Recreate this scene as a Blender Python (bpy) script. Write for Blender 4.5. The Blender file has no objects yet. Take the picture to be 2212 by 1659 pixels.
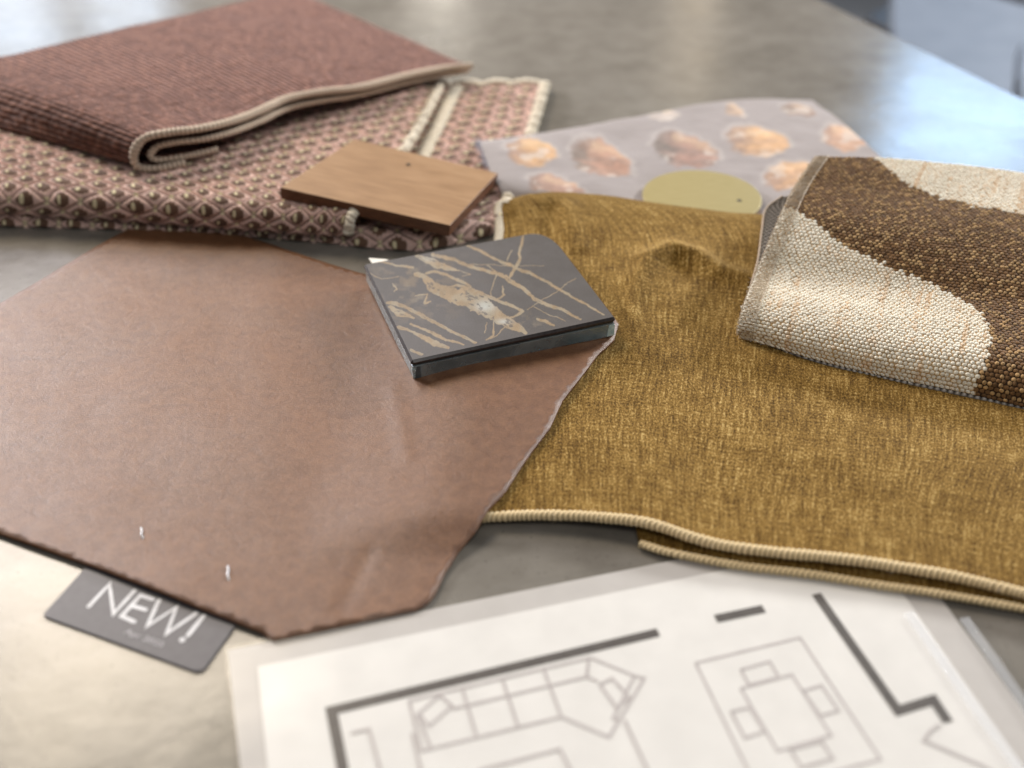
import bpy, bmesh, math, random
import numpy as np
from mathutils import Vector, Matrix
from mathutils.geometry import delaunay_2d_cdt
random.seed(4); rng = np.random.default_rng(7)
scene = bpy.context.scene
COL = scene.collection

# ------------------------------------------------------------------ camera
CAM_H = 0.333
F_PX, CX, CY = 2400.0, 1106.0, 829.5
TILT = math.radians(36.246)
cam_d = bpy.data.cameras.new("camera"); cam = bpy.data.objects.new("camera", cam_d); COL.objects.link(cam)
cam.location = (0, 0, CAM_H); cam.rotation_euler = (math.pi/2 - TILT, 0, 0)
cam_d.sensor_width = 36; cam_d.lens = 36*F_PX/2212.0
cam_d.clip_start = 0.02; cam_d.clip_end = 60
cam_d.dof.use_dof = True; cam_d.dof.focus_distance = 0.555; cam_d.dof.aperture_fstop = 4.2
scene.camera = cam

# ------------------------------------------------------------------ light
scene.view_settings.view_transform = 'Standard'
scene.view_settings.look = 'None'
scene.view_settings.exposure = -0.27
scene.view_settings.gamma = 1.0
world = bpy.data.worlds.new("World"); scene.world = world; world.use_nodes = True
bg = world.node_tree.nodes['Background']
bg.inputs[0].default_value = (0.90, 0.93, 1.0, 1); bg.inputs[1].default_value = 0.14

def ray(px, py):
    dx = (px-CX)/F_PX; dy = -(py-CY)/F_PX
    return Vector((dx, math.cos(TILT)+dy*math.sin(TILT), -math.sin(TILT)+dy*math.cos(TILT))).normalized()
def area(name, loc, target, sx, sy, power, color, spread=180):
    l = bpy.data.lights.new(name, 'AREA'); l.shape = 'RECTANGLE'; l.size = sx; l.size_y = sy
    l.energy = power; l.color = color; l.spread = math.radians(spread)
    o = bpy.data.objects.new(name, l); COL.objects.link(o); o.location = loc
    o.rotation_euler = (Vector(target)-Vector(loc)).to_track_quat('-Z', 'Y').to_euler()
    return o
def mirror_spot(px, py, dist):
    """where a lamp must hang so that the table mirrors it at a given spot"""
    d = ray(px, py); p = Vector((0, 0, CAM_H)) + d*(-CAM_H/d.z)
    return p + Vector((d.x, d.y, -d.z))*dist, p
T0 = (0, 0.5, 0)
def polar(az, el, d):
    az, el = math.radians(az), math.radians(el)
    return (d*math.sin(az)*math.cos(el), .5+d*math.cos(az)*math.cos(el), d*math.sin(el))
area('main_window', polar(47, 19, 3.0), T0, 0.6, 0.32, 108, (1.0, 0.985, 0.96))
area('left_low_window', polar(-50, 19, 3.0), T0, 0.6, 0.32, 80, (0.97, 0.96, 1.0))
area('right_window', polar(82, 38, 3.0), T0, 0.45, 0.45, 9, (0.97, 0.98, 1.0))
area('left_window', polar(-38, 36, 3.0), T0, 1.4, 0.8, 22, (0.94, 0.90, 1.0))
area('back_wall_glow', polar(-20, 38, 3.4), T0, 1.6, 0.9, 7, (0.95, 0.92, 1.0))
area('overhead_fill', (0.3, -0.9, 2.4), T0, 1.1, 1.1, 15, (1.0, 0.975, 0.94))  # unseen soft fill, added to brighten surfaces facing the camera
l, p = mirror_spot(2080, 310, 2.6); area('blue_skylight', l, p, 0.42, 0.42, 8.5, (0.40, 0.66, 1.0))
l, p = mirror_spot(250, 1300, 1.9); area('warm_downlight', l, p, 0.6, 0.6, 21, (1.0, 0.86, 0.66))
l, p = mirror_spot(1490, 150, 3.0); area('warm_column_light', l, p, 0.12, 0.75, 0.6, (1.0, 0.82, 0.58))
l, p = mirror_spot(950, -10, 3.0); area('far_lamp', l, p, 0.15, 0.3, 0.9, (1.0, 0.93, 0.8))
l, p = mirror_spot(30, 40, 3.0); area('far_left_window', l, p, 0.26, 0.9, 4.0, (0.68, 0.82, 1.0))
l, p = mirror_spot(270, 0, 3.0); area('far_left_pane', l, p, 0.26, 0.5, 2.6, (0.68, 0.82, 1.0))

# ------------------------------------------------------------------ helpers
ct, st_ = math.cos(TILT), math.sin(TILT)
def P(x, y, z=0.0):
    """table-space point seen at photo spot (x, y) and lying z millimetres above the table"""
    x = np.asarray(x, float); y = np.asarray(y, float); z = np.asarray(z, float)*1e-3
    dx = (x-CX)/F_PX; dy = -(y-CY)/F_PX
    d = np.stack([dx+0*dy, ct+dy*st_+0*dx, -st_+dy*ct+0*dx], -1)
    s = (z-CAM_H)/d[..., 2]
    r = d*s[..., None]; r[..., 2] += CAM_H
    return r
def proj(p):
    q = p - np.array([0, 0, CAM_H])
    f = q[..., 1]*ct - q[..., 2]*st_; u = q[..., 1]*st_ + q[..., 2]*ct
    return CX + F_PX*q[..., 0]/f, CY - F_PX*u/f
def spts(*pts): return np.array([P(*p) for p in pts])

def hash2(i, j, k=0):
    h = np.sin(i*127.1 + j*311.7 + k*74.7)*43758.5453
    return h - np.floor(h)
def vnoise(x, y, k=0):
    xi = np.floor(x); yi = np.floor(y); fx = x-xi; fy = y-yi
    fx = fx*fx*(3-2*fx); fy = fy*fy*(3-2*fy)
    a = hash2(xi, yi, k); b = hash2(xi+1, yi, k); c = hash2(xi, yi+1, k); d = hash2(xi+1, yi+1, k)
    return (a*(1-fx)+b*fx)*(1-fy) + (c*(1-fx)+d*fx)*fy
def fbm(x, y, o=4, k=0):
    s = 0; a = .5; t = 0
    for q in range(o):
        s = s + a*vnoise(x*2**q, y*2**q, k+q); t += a; a *= .5
    return s/t
def sstep(a, b, x):
    t = np.clip((x-a)/(b-a), 0, 1); return t*t*(3-2*t)

def cr1(C, n, axis=0):
    """Catmull-Rom through the control points along one axis"""
    C = np.moveaxis(np.asarray(C, float), axis, 0); m = len(C)
    ext = np.concatenate([[2*C[0]-C[1]], C, [2*C[-1]-C[-2]]])
    t = np.linspace(0, m-1, n); i = np.clip(np.floor(t).astype(int), 0, m-2); f = (t-i).reshape(-1, *([1]*(C.ndim-1)))
    p0, p1, p2, p3 = ext[i], ext[i+1], ext[i+2], ext[i+3]
    r = .5*((2*p1)+(-p0+p2)*f+(2*p0-5*p1+4*p2-p3)*f*f+(-p0+3*p1-3*p2+p3)*f**3)
    return np.moveaxis(r, 0, axis)
def patch(net, n, m):
    W = np.array([[P(*c) for c in row] for row in net])
    return cr1(cr1(W, n, 0), m, 1)
def reparam(S, n, m):
    """resample so that rows and columns are evenly spaced along the mid lines"""
    def arc(line, k):
        d = np.r_[0, np.cumsum(np.linalg.norm(np.diff(line, axis=0), axis=1))]
        return np.interp(np.linspace(0, d[-1], k), d, np.arange(len(line))), d[-1]
    ti, L0 = arc(S[:, S.shape[1]//2], n); i = np.clip(ti.astype(int), 0, S.shape[0]-2); f = (ti-i)[:, None, None]
    S = S[i]*(1-f)+S[i+1]*f
    tj, L1 = arc(S[S.shape[0]//2], m); j = np.clip(tj.astype(int), 0, S.shape[1]-2); f = (tj-j)[None, :, None]
    S = S[:, j]*(1-f)+S[:, j+1]*f
    V, U = np.meshgrid(np.linspace(0, L0, n), np.linspace(0, L1, m), indexing='ij')
    return S, U, V
def normals(S):
    a = np.gradient(S, axis=0); b = np.gradient(S, axis=1)
    n = np.cross(b, a); n /= np.linalg.norm(n, axis=-1, keepdims=True)+1e-12
    if n[..., 2].mean() < 0: n = -n
    return n

def link(o, parent=None):
    COL.objects.link(o)
    if parent: o.parent = parent
    return o
def mesh_np(name, V, Fq, mat, parent=None, uv=None, attrs=None, smooth=True):
    V = np.asarray(V, np.float32).reshape(-1, 3); Fq = np.asarray(Fq, np.int32); k = Fq.shape[1]
    me = bpy.data.meshes.new(name)
    me.vertices.add(len(V)); me.vertices.foreach_set('co', V.ravel())
    me.loops.add(Fq.size); me.loops.foreach_set('vertex_index', Fq.ravel())
    me.polygons.add(len(Fq)); me.polygons.foreach_set('loop_start', np.arange(0, Fq.size, k, dtype=np.int32))
    me.polygons.foreach_set('loop_total', np.full(len(Fq), k, np.int32))
    me.update(calc_edges=True)
    me.polygons.foreach_set('use_smooth', np.full(len(Fq), smooth))
    if uv is not None:
        l = me.uv_layers.new(name='UVMap'); l.data.foreach_set('uv', np.asarray(uv, np.float32).reshape(-1, 2)[Fq.ravel()].ravel())
    for a, val in (attrs or {}).items():
        val = np.asarray(val, np.float32)
        if val.ndim >= 2 and val.shape[-1] == 3 and val.size == len(V)*3:
            c = me.attributes.new(a, 'FLOAT_COLOR', 'POINT')
            c.data.foreach_set('color', np.concatenate([val.reshape(-1, 3), np.ones((len(V), 1), np.float32)], 1).ravel())
        else:
            c = me.attributes.new(a, 'FLOAT', 'POINT'); c.data.foreach_set('value', val.ravel())
    me.materials.append(mat); me.validate()
    return link(bpy.data.objects.new(name, me), parent)
def grid_faces(n, m, keep=None):
    a = np.arange(n*m).reshape(n, m)
    f = np.stack([a[:-1, :-1], a[:-1, 1:], a[1:, 1:], a[1:, :-1]], -1)
    f = f.reshape(-1, 4) if keep is None else f[keep[:-1, :-1] & keep[1:, 1:] & keep[:-1, 1:] & keep[1:, :-1]]
    return f
def orient(V, f):
    V = V.reshape(-1, 3); q = f[len(f)//2]
    n = np.cross(V[q[1]]-V[q[0]], V[q[2]]-V[q[1]])
    return f if n[2] > 0 else f[:, ::-1]
def cloth_grid(name, S, U, V, mat, parent, attrs=None, rim=0.0015):
    """grid surface with a turned-down rim all round, so the cloth has thickness"""
    attrs = dict(attrs or {})
    if rim:
        N = normals(S)
        R = S - N*rim
        S = np.pad(S, ((2, 2), (2, 2), (0, 0)), 'edge'); R = np.pad(R, ((2, 2), (2, 2), (0, 0)), 'edge')
        B = np.zeros(S.shape[:2], bool); B[0] = B[-1] = True; B[:, 0] = B[:, -1] = True
        S[B] = R[B]
        B1 = np.zeros_like(B); B1[1, 1:-1] = B1[-2, 1:-1] = True; B1[1:-1, 1] = B1[1:-1, -2] = True
        U = np.pad(U, 2, 'edge'); V = np.pad(V, 2, 'edge')
        attrs = {k: np.pad(v, ((2, 2), (2, 2))+((0, 0),)*(v.ndim-2), 'edge') for k, v in attrs.items()}
    f = orient(S, grid_faces(*S.shape[:2]))
    return mesh_np(name, S, f, mat, parent, np.stack([U, V], -1), attrs)

def thing(name, label, cat, loc=(0, 0, 0), group=None):
    o = bpy.data.objects.new(name, None); o.empty_display_size = .02; COL.objects.link(o)
    o.location = loc; o['label'] = label; o['category'] = cat
    if group: o['group'] = group
    return o
def adopt(root, *obs):
    """parent meshes built in table space to a root standing somewhere else"""
    for o in obs:
        o.parent = root; o.matrix_parent_inverse = Matrix.Translation(-Vector(root.location))
def tag(o, label, cat, group=None):
    o['label'] = label; o['category'] = cat
    if group: o['group'] = group
    return o

# ---- node helpers
def material(name):
    m = bpy.data.materials.new(name); m.use_nodes = True
    nt = m.node_tree; b = nt.nodes['Principled BSDF']
    return m, nt, b
def nd(nt, t, **kw):
    n = nt.nodes.new(t)
    for k, v in kw.items():
        if k.startswith('i_'):
            n.inputs[int(k[2:])].default_value = v
        elif k.startswith('in_'):
            n.inputs[k[3:].replace('_', ' ')].default_value = v
        else: setattr(n, k, v)
    return n
def lk(nt, a, b): nt.links.new(a, b)
def coord(nt, scale=(1, 1, 1), rot=0, uv=True):
    tc = nd(nt, 'ShaderNodeTexCoord'); mp = nd(nt, 'ShaderNodeMapping')
    mp.inputs['Scale'].default_value = scale; mp.inputs['Rotation'].default_value = (0, 0, rot)
    lk(nt, tc.outputs['UV' if uv else 'Object'], mp.inputs[0]); return mp.outputs[0]
def noise(nt, vec, scale, detail=3, rough=.55, dist=0):
    n = nd(nt, 'ShaderNodeTexNoise', in_Scale=scale, in_Detail=detail, in_Roughness=rough, in_Distortion=dist)
    lk(nt, vec, n.inputs['Vector']); return n.outputs['Fac']
def ramp(nt, fac, stops):
    r = nd(nt, 'ShaderNodeValToRGB'); e = r.color_ramp.elements
    while len(e) < len(stops): e.new(.5)
    for s, (p_, c) in zip(e, stops):
        s.position = p_; s.color = (*c, 1) if len(c) == 3 else c
    lk(nt, fac, r.inputs[0]); return r.outputs[0]
def mixc(nt, fac, a, b, mode='MIX'):
    n = nd(nt, 'ShaderNodeMix', data_type='RGBA', blend_type=mode)
    for s, v in ((n.inputs[0], fac), (n.inputs[6], a), (n.inputs[7], b)):
        if hasattr(v, 'node'): lk(nt, v, s)
        elif isinstance(v, (int, float)): s.default_value = v
        else: s.default_value = (*v, 1)
    return n.outputs[2]
def math_(nt, op, a, b=0.0, c=None):
    n = nd(nt, 'ShaderNodeMath', operation=op)
    for i, v in enumerate((a, b) if c is None else (a, b, c)):
        if hasattr(v, 'node'): lk(nt, v, n.inputs[i])
        else: n.inputs[i].default_value = v
    return n.outputs[0]
def bump(nt, b, h, strength, dist, prev=None):
    n = nd(nt, 'ShaderNodeBump', in_Strength=strength, in_Distance=dist); lk(nt, h, n.inputs['Height'])
    lk(nt, n.outputs[0], b.inputs['Normal']); return n
def attr(nt, name): return nd(nt, 'ShaderNodeAttribute', attribute_name=name)
def setb(b, **kw):
    for k, v in kw.items():
        s = b.inputs[k.replace('_', ' ')]
        s.default_value = (*v, 1) if isinstance(v, tuple) and len(v) == 3 else v

def lin(r, g, b):
    f = lambda c: (c/255/12.92) if c/255 <= .04045 else ((c/255+.055)/1.055)**2.4
    return (f(r), f(g), f(b))
def npl(*c): return np.array(lin(*c))

# ------------------------------------------------------------------ materials
# honed concrete table
M_table, nt, b = material('honed_concrete')
v = coord(nt, uv=False)
n1 = noise(nt, v, 7, 6, .6, .4); n2 = noise(nt, v, 45, 5, .6); n3 = noise(nt, v, 420, 2, .5)
c = ramp(nt, n1, [(.30, lin(120, 114, 104)), (.55, lin(132, 126, 116)), (.75, lin(141, 137, 129))])
c = mixc(nt, .28, c, ramp(nt, n2, [(.3, lin(82, 78, 72)), (.7, lin(148, 144, 137))]))
sp = ramp(nt, n3, [(.26, (.55, .55, .55)), (.36, (1, 1, 1)), (.72, (1, 1, 1)), (.80, (1.25, 1.25, 1.25))])
c = mixc(nt, .8, c, sp, 'MULTIPLY'); lk(nt, c, b.inputs['Base Color'])
lk(nt, ramp(nt, n1, [(.3, (.17,)*3), (.7, (.28,)*3)]), b.inputs['Roughness'])
bump(nt, b, n2, .12, .002); setb(b, IOR=1.5)

M_floor, nt, b = material('pale_floor')
v = coord(nt, uv=False)
lk(nt, ramp(nt, noise(nt, v, 2, 4), [(.3, lin(88, 90, 92)), (.7, lin(112, 115, 120))]), b.inputs['Base Color']); setb(b, Roughness=.35)

# leather
M_leather, nt, b = material('tan_leather')
v = coord(nt)
n1 = noise(nt, v, 14, 5, .6, .3); n2 = noise(nt, v, 170, 4, .62, .5)
vs = coord(nt, (1, 2.2, 1)); n3 = noise(nt, vs, 750, 4, .7, .8)
c = ramp(nt, n1, [(.3, lin(88, 54, 30)), (.55, lin(106, 67, 39)), (.75, lin(124, 82, 50))])
c = mixc(nt, .30, c, ramp(nt, n2, [(.35, lin(94, 62, 40)), (.65, lin(158, 118, 86))]))
c = mixc(nt, .22, c, ramp(nt, n3, [(.35, lin(80, 48, 28)), (.65, lin(175, 125, 88))]))
lk(nt, c, b.inputs['Base Color']); setb(b, IOR=1.56)
lk(nt, ramp(nt, n1, [(.3, (.38,)*3), (.7, (.48,)*3)]), b.inputs['Roughness'])
h = math_(nt, 'ADD', math_(nt, 'MULTIPLY', n3, .7), math_(nt, 'MULTIPLY', n2, .6)); bump(nt, b, h, .5, .0007)
M_suede, nt, b = material('raw_leather_edge')
lk(nt, ramp(nt, noise(nt, coord(nt, uv=False), 600), [(.3, lin(84, 54, 34)), (.7, lin(140, 98, 68))]), b.inputs['Base Color']); setb(b, Roughness=.95, Specular_IOR_Level=.05)

# mustard velvet
M_velvet, nt, b = material('mustard_velvet')
v = coord(nt); vs = coord(nt, (1, .55, 1))
sp = noise(nt, vs, 1050, 3, .75, .25)
rib = noise(nt, coord(nt, (1, .09, 1)), 620, 1, .5)
rib2 = noise(nt, coord(nt, (1, .02, 1)), 250, 2, .5)
cross = noise(nt, coord(nt, (.05, 1, 1)), 520, 2, .5)
big = noise(nt, v, 26, 4, .6, .5)
f = math_(nt, 'MULTIPLY', sp, 1.25)
f = math_(nt, 'ADD', f, math_(nt, 'MULTIPLY', rib, .50)); f = math_(nt, 'ADD', f, math_(nt, 'MULTIPLY', rib2, .08))
f = math_(nt, 'ADD', f, math_(nt, 'MULTIPLY', cross, .26)); f = math_(nt, 'ADD', f, math_(nt, 'MULTIPLY', big, .26))
f = math_(nt, 'SUBTRACT', f, .66)
c = ramp(nt, f, [(.27, lin(68, 46, 15)), (.44, lin(110, 81, 33)), (.60, lin(150, 117, 58)), (.82, lin(214, 184, 120))])
lk(nt, c, b.inputs['Base Color']); setb(b, Roughness=.85, Sheen_Weight=.6, Sheen_Roughness=.35, Specular_IOR_Level=.1)
b.inputs['Sheen Tint'].default_value = (*lin(230, 200, 140), 1)
bump(nt, b, f, .7, .0009)

# rust chenille
M_rust, nt, b = material('rust_chenille')
rib = nd(nt, 'ShaderNodeTexWave', wave_type='BANDS', bands_direction='Y', in_Scale=72, in_Distortion=1.4, in_Detail=2, in_Detail_Scale=3)
v = coord(nt); lk(nt, v, rib.inputs[0])
dots = nd(nt, 'ShaderNodeTexVoronoi', in_Scale=190, in_Randomness=.6); lk(nt, coord(nt, (.7, 1, 1)), dots.inputs['Vector'])
big = noise(nt, v, 30, 4, .6, .4)
f = math_(nt, 'ADD', math_(nt, 'MULTIPLY', rib.outputs['Fac'], .42), math_(nt, 'MULTIPLY', big, .32))
f = math_(nt, 'ADD', f, math_(nt, 'MULTIPLY', math_(nt, 'SUBTRACT', .75, dots.outputs['Distance']), .60))
f = math_(nt, 'SUBTRACT', f, .08)
c = ramp(nt, f, [(.3, lin(70, 42, 32)), (.55, lin(112, 74, 60)), (.85, lin(164, 122, 104))])
lk(nt, c, b.inputs['Base Color']); setb(b, Roughness=.85, Sheen_Weight=.5, Sheen_Roughness=.4, Specular_IOR_Level=.15)
b.inputs['Sheen Tint'].default_value = (*lin(225, 190, 180), 1)
bump(nt, b, f, 1.0, .0028)

def attr_cloth(name, rough=.85, sheen=.15, fuzz=0.25, fscale=1500):
    m, nt, b = material(name)
    a = attr(nt, 'tint'); n = noise(nt, coord(nt), fscale, 2, .6)
    r_ = ramp(nt, n, [(.3, (1-fuzz,)*3), (.7, (1+fuzz*.5,)*3)])
    lk(nt, mixc(nt, 1.0, a.outputs['Color'], r_, 'MULTIPLY'), b.inputs['Base Color'])
    setb(b, Roughness=rough, Sheen_Weight=sheen, Sheen_Roughness=.5, Specular_IOR_Level=.2)
    bump(nt, b, n, .35, .0003); return m
M_boucle = attr_cloth('boucle_weave', .8, .1, .2)
M_braid = attr_cloth('diamond_weave', .8, .15, .25, 1200)
M_print = attr_cloth('printed_linen', .9, .1, .12, 900)
M_marble, nt, b = material('veined_marble')
a = attr(nt, 'tint'); n = noise(nt, coord(nt), 1400, 2, .6); n2 = noise(nt, coord(nt), 60, 5, .6)
r_ = ramp(nt, n, [(.3, (.86,)*3), (.7, (1.1,)*3)]); c = mixc(nt, 1.0, a.outputs['Color'], r_, 'MULTIPLY')
c = mixc(nt, 1.0, c, ramp(nt, n2, [(.3, (.92, .91, .9)), (.7, (1.06, 1.06, 1.07))]), 'MULTIPLY')
lk(nt, c, b.inputs['Base Color']); setb(b, Roughness=.24, IOR=1.5)
M_tilebody, nt, b = material('tile_body')
lk(nt, ramp(nt, noise(nt, coord(nt, uv=False), 500), [(.3, lin(52, 46, 46)), (.7, lin(72, 65, 63))]), b.inputs['Base Color']); setb(b, Roughness=.2)
M_glass, nt, b = material('thick_glass')
out = nt.nodes['Material Output']; nt.nodes.remove(b)
tr = nd(nt, 'ShaderNodeBsdfTransparent'); lk(nt, ramp(nt, noise(nt, coord(nt, uv=False), 160, 3), [(.3, (.68, .76, .77)), (.7, (.80, .86, .87))]), tr.inputs[0])
gl = nd(nt, 'ShaderNodeBsdfGlossy', in_Roughness=.03); gl.inputs[0].default_value = (.85, .95, 1, 1); mx = nd(nt, 'ShaderNodeMixShader')
lw = nd(nt, 'ShaderNodeLayerWeight', in_Blend=.5); fr = math_(nt, 'MULTIPLY_ADD', math_(nt, 'POWER', lw.outputs['Facing'], 4.0), .8, .12)
df = nd(nt, 'ShaderNodeBsdfDiffuse'); lk(nt, ramp(nt, noise(nt, coord(nt, uv=False), 60, 4), [(.35, (.20, .25, .26)), (.65, (.50, .56, .56))]), df.inputs[0]); m0 = nd(nt, 'ShaderNodeMixShader'); m0.inputs[0].default_value = .45
lk(nt, tr.outputs[0], m0.inputs[1]); lk(nt, df.outputs[0], m0.inputs[2])
lk(nt, fr, mx.inputs[0]); lk(nt, m0.outputs[0], mx.inputs[1]); lk(nt, gl.outputs[0], mx.inputs[2]); lk(nt, mx.outputs[0], out.inputs[0])
M_backing, nt, b = material('black_backing')
lk(nt, ramp(nt, noise(nt, coord(nt, uv=False), 300), [(.3, (.07, .085, .09)), (.7, (.11, .125, .13))]), b.inputs['Base Color']); setb(b, Roughness=.5)
M_chip, nt, b = material('chipped_glass')
lk(nt, ramp(nt, noise(nt, coord(nt, uv=False), 700), [(.35, (.25, .35, .36)), (.65, (.85, .92, .93))]), b.inputs['Base Color']); setb(b, Roughness=.2)

def overlock_mat(name, lo, hi):
    m, nt, b = material(name)
    a = attr(nt, 'ridge'); n = noise(nt, coord(nt), 1600, 2)
    f = math_(nt, 'ADD', math_(nt, 'MULTIPLY', a.outputs['Fac'], .9), math_(nt, 'MULTIPLY', n, .2))
    lk(nt, ramp(nt, f, [(.15, lo), (.75, hi)]), b.inputs['Base Color']); setb(b, Roughness=.8, Sheen_Weight=.2, Specular_IOR_Level=.2)
    return m
M_ol_gold = overlock_mat('gold_overlock_thread', lin(96, 66, 34), lin(232, 208, 162))
M_ol_tan = overlock_mat('tan_overlock_thread', lin(140, 118, 98), lin(206, 188, 168))
M_ol_cream = overlock_mat('cream_overlock_thread', lin(170, 155, 132), lin(238, 228, 208))
M_thread, nt, b = material('pale_thread')
lk(nt, ramp(nt, noise(nt, coord(nt, uv=False), 900), [(.3, lin(170, 150, 125)), (.7, lin(222, 210, 190))]), b.inputs['Base Color']); setb(b, Roughness=.7)

M_wood, nt, b = material('walnut')
v = coord(nt, (1, 1, 1))
g = noise(nt, coord(nt, (3, 26, 1)), 12, 5, .6, .5); g2 = noise(nt, coord(nt, (4, 90, 1)), 25, 3, .6); g3 = noise(nt, coord(nt, (6, 14, 1)), 3, 3, .5, 1.0)
f = math_(nt, 'ADD', math_(nt, 'MULTIPLY', g, .5), math_(nt, 'ADD', math_(nt, 'MULTIPLY', g2, .25), math_(nt, 'MULTIPLY', g3, .35)))
c = ramp(nt, f, [(.36, lin(142, 110, 80)), (.55, lin(166, 132, 98)), (.74, lin(184, 150, 116))])
lk(nt, c, b.inputs['Base Color']); setb(b, Roughness=.38, IOR=1.5); bump(nt, b, g2, .15, .0003)
M_wood_side, nt, b = material('walnut_end_grain')
g = noise(nt, coord(nt, (60, 60, 500), uv=False), 3, 4, .6)
lk(nt, ramp(nt, g, [(.35, lin(78, 48, 30)), (.65, lin(118, 76, 50))]), b.inputs['Base Color']); setb(b, Roughness=.5)
M_hole, nt, b = material('dark_hole')
lk(nt, ramp(nt, noise(nt, coord(nt, uv=False), 900), [(.3, (.02, .016, .012)), (.7, (.07, .06, .045))]), b.inputs['Base Color']); setb(b, Roughness=.8)
M_brass, nt, b = material('satin_brass')
n = noise(nt, coord(nt, (1, 14, 1), uv=False), 90, 3)
lk(nt, ramp(nt, n, [(.3, lin(184, 168, 116)), (.7, lin(196, 181, 130))]), b.inputs['Base Color'])
setb(b, Metallic=.35, Roughness=.38)

def plain(name, c0, c1, rough, scale=300, **kw):
    m, nt, b = material(name)
    lk(nt, ramp(nt, noise(nt, coord(nt, uv=False), scale), [(.3, c0), (.7, c1)]), b.inputs['Base Color'])
    setb(b, Roughness=rough, **kw); return m
M_card = plain('charcoal_card', lin(84, 81, 84), lin(92, 89, 92), .5)
M_ink_white = plain('white_ink', lin(222, 220, 220), lin(236, 235, 235), .6)
M_ink_grey = plain('grey_ink', lin(190, 186, 188), lin(204, 200, 202), .6)
M_paper = plain('white_paper', lin(232, 229, 224), lin(240, 237, 232), .75, 60)
M_board = plain('pale_board', lin(196, 191, 186), lin(204, 199, 194), .7, 60)
M_ink_wall = plain('dark_grey_ink', lin(84, 78, 74), lin(98, 92, 87), .6)
M_ink_line = plain('light_grey_ink', lin(190, 182, 180), lin(202, 195, 192), .7)
M_steel = plain('staple_steel', (.50, .50, .52), (.68, .68, .70), .35, Metallic=.3)
M_label = plain('label_paper', lin(225, 220, 208), lin(240, 236, 226), .7)
M_chairshell = plain('white_plastic', lin(100, 107, 118), lin(110, 117, 128), .45, 20)
M_chairleg = plain('black_metal', (.012, .012, .014), (.02, .02, .024), .4)

M_film, nt, b = material('clear_film')
out = nt.nodes['Material Output']; nt.nodes.remove(b)
tr = nd(nt, 'ShaderNodeBsdfTransparent'); tr.inputs[0].default_value = (.975, .975, .97, 1)
gl = nd(nt, 'ShaderNodeBsdfGlossy', in_Roughness=.22); mx = nd(nt, 'ShaderNodeMixShader')
lw = nd(nt, 'ShaderNodeLayerWeight', in_Blend=.5)
bn = nd(nt, 'ShaderNodeBump', in_Strength=.25, in_Distance=.004); lk(nt, noise(nt, coord(nt), 14, 2), bn.inputs['Height'])
fr = math_(nt, 'MULTIPLY_ADD', math_(nt, 'POWER', lw.outputs['Facing'], 5.0), .5, .035); lk(nt, bn.outputs[0], gl.inputs['Normal'])
lk(nt, fr, mx.inputs[0]); lk(nt, tr.outputs[0], mx.inputs[1]); lk(nt, gl.outputs[0], mx.inputs[2]); lk(nt, mx.outputs[0], out.inputs[0])

# ------------------------------------------------------------------ shape helpers
def prism(name, top, down, mat, parent=None, bev=0.0, seg=2, side_mat=None, uv_along=None):
    """solid with the given top outline (world points, counter-clockwise) and a down vector"""
    top = [Vector(p) for p in top]; n = len(top)
    me = bpy.data.meshes.new(name); bm = bmesh.new()
    a = [bm.verts.new(p) for p in top]; c = [bm.verts.new(p+Vector(down)) for p in top]
    ft = bm.faces.new(a); bm.faces.new(c[::-1])
    for i in range(n):
        f = bm.faces.new([a[i], c[i], c[(i+1) % n], a[(i+1) % n]])
        if side_mat: f.material_index = 1
    bmesh.ops.recalc_face_normals(bm, faces=bm.faces)
    if uv_along is not None:
        l = bm.loops.layers.uv.new('UVMap'); ex = Vector(uv_along).normalized(); ey = Vector((-ex.y, ex.x, 0))
        for f in bm.faces:
            for lp in f.loops:
                d = lp.vert.co - top[0]; lp[l].uv = (d.dot(ex), d.dot(ey))
    bm.to_mesh(me); bm.free(); me.materials.append(mat)
    if side_mat: me.materials.append(side_mat)
    o = link(bpy.data.objects.new(name, me), parent)
    if bev:
        md = o.modifiers.new('bevel', 'BEVEL'); md.width = bev; md.segments = seg; md.limit_method = 'ANGLE'; md.angle_limit = .6
    return o
def resample(path, step):
    path = np.asarray(path, float); d = np.r_[0, np.cumsum(np.linalg.norm(np.diff(path, axis=0), axis=1))]
    s = np.linspace(0, d[-1], max(3, int(d[-1]/step)+1))
    return np.stack([np.interp(s, d, path[:, k]) for k in range(3)], 1), s
def tube_np(path, rad, ring=8, squash=1.0, up=(0, 0, 1), mod=None):
    T = np.gradient(path, axis=0); T /= np.linalg.norm(T, axis=1, keepdims=True)+1e-12
    B = np.cross(T, np.array(up, float)); B /= np.linalg.norm(B, axis=1, keepdims=True)+1e-9
    N = np.cross(B, T); th = np.linspace(0, 2*np.pi, ring, endpoint=False)
    r = rad*np.ones((len(path), ring)) if mod is None else mod(th)
    V = path[:, None] + r[..., None]*(np.cos(th)[None, :, None]*B[:, None] + squash*np.sin(th)[None, :, None]*N[:, None])
    a = np.arange(len(path)*ring).reshape(len(path), ring); b_ = np.roll(a, -1, 1)
    f = np.stack([a[:-1], b_[:-1], b_[1:], a[1:]], -1).reshape(-1, 4)
    return V, f, th
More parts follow.
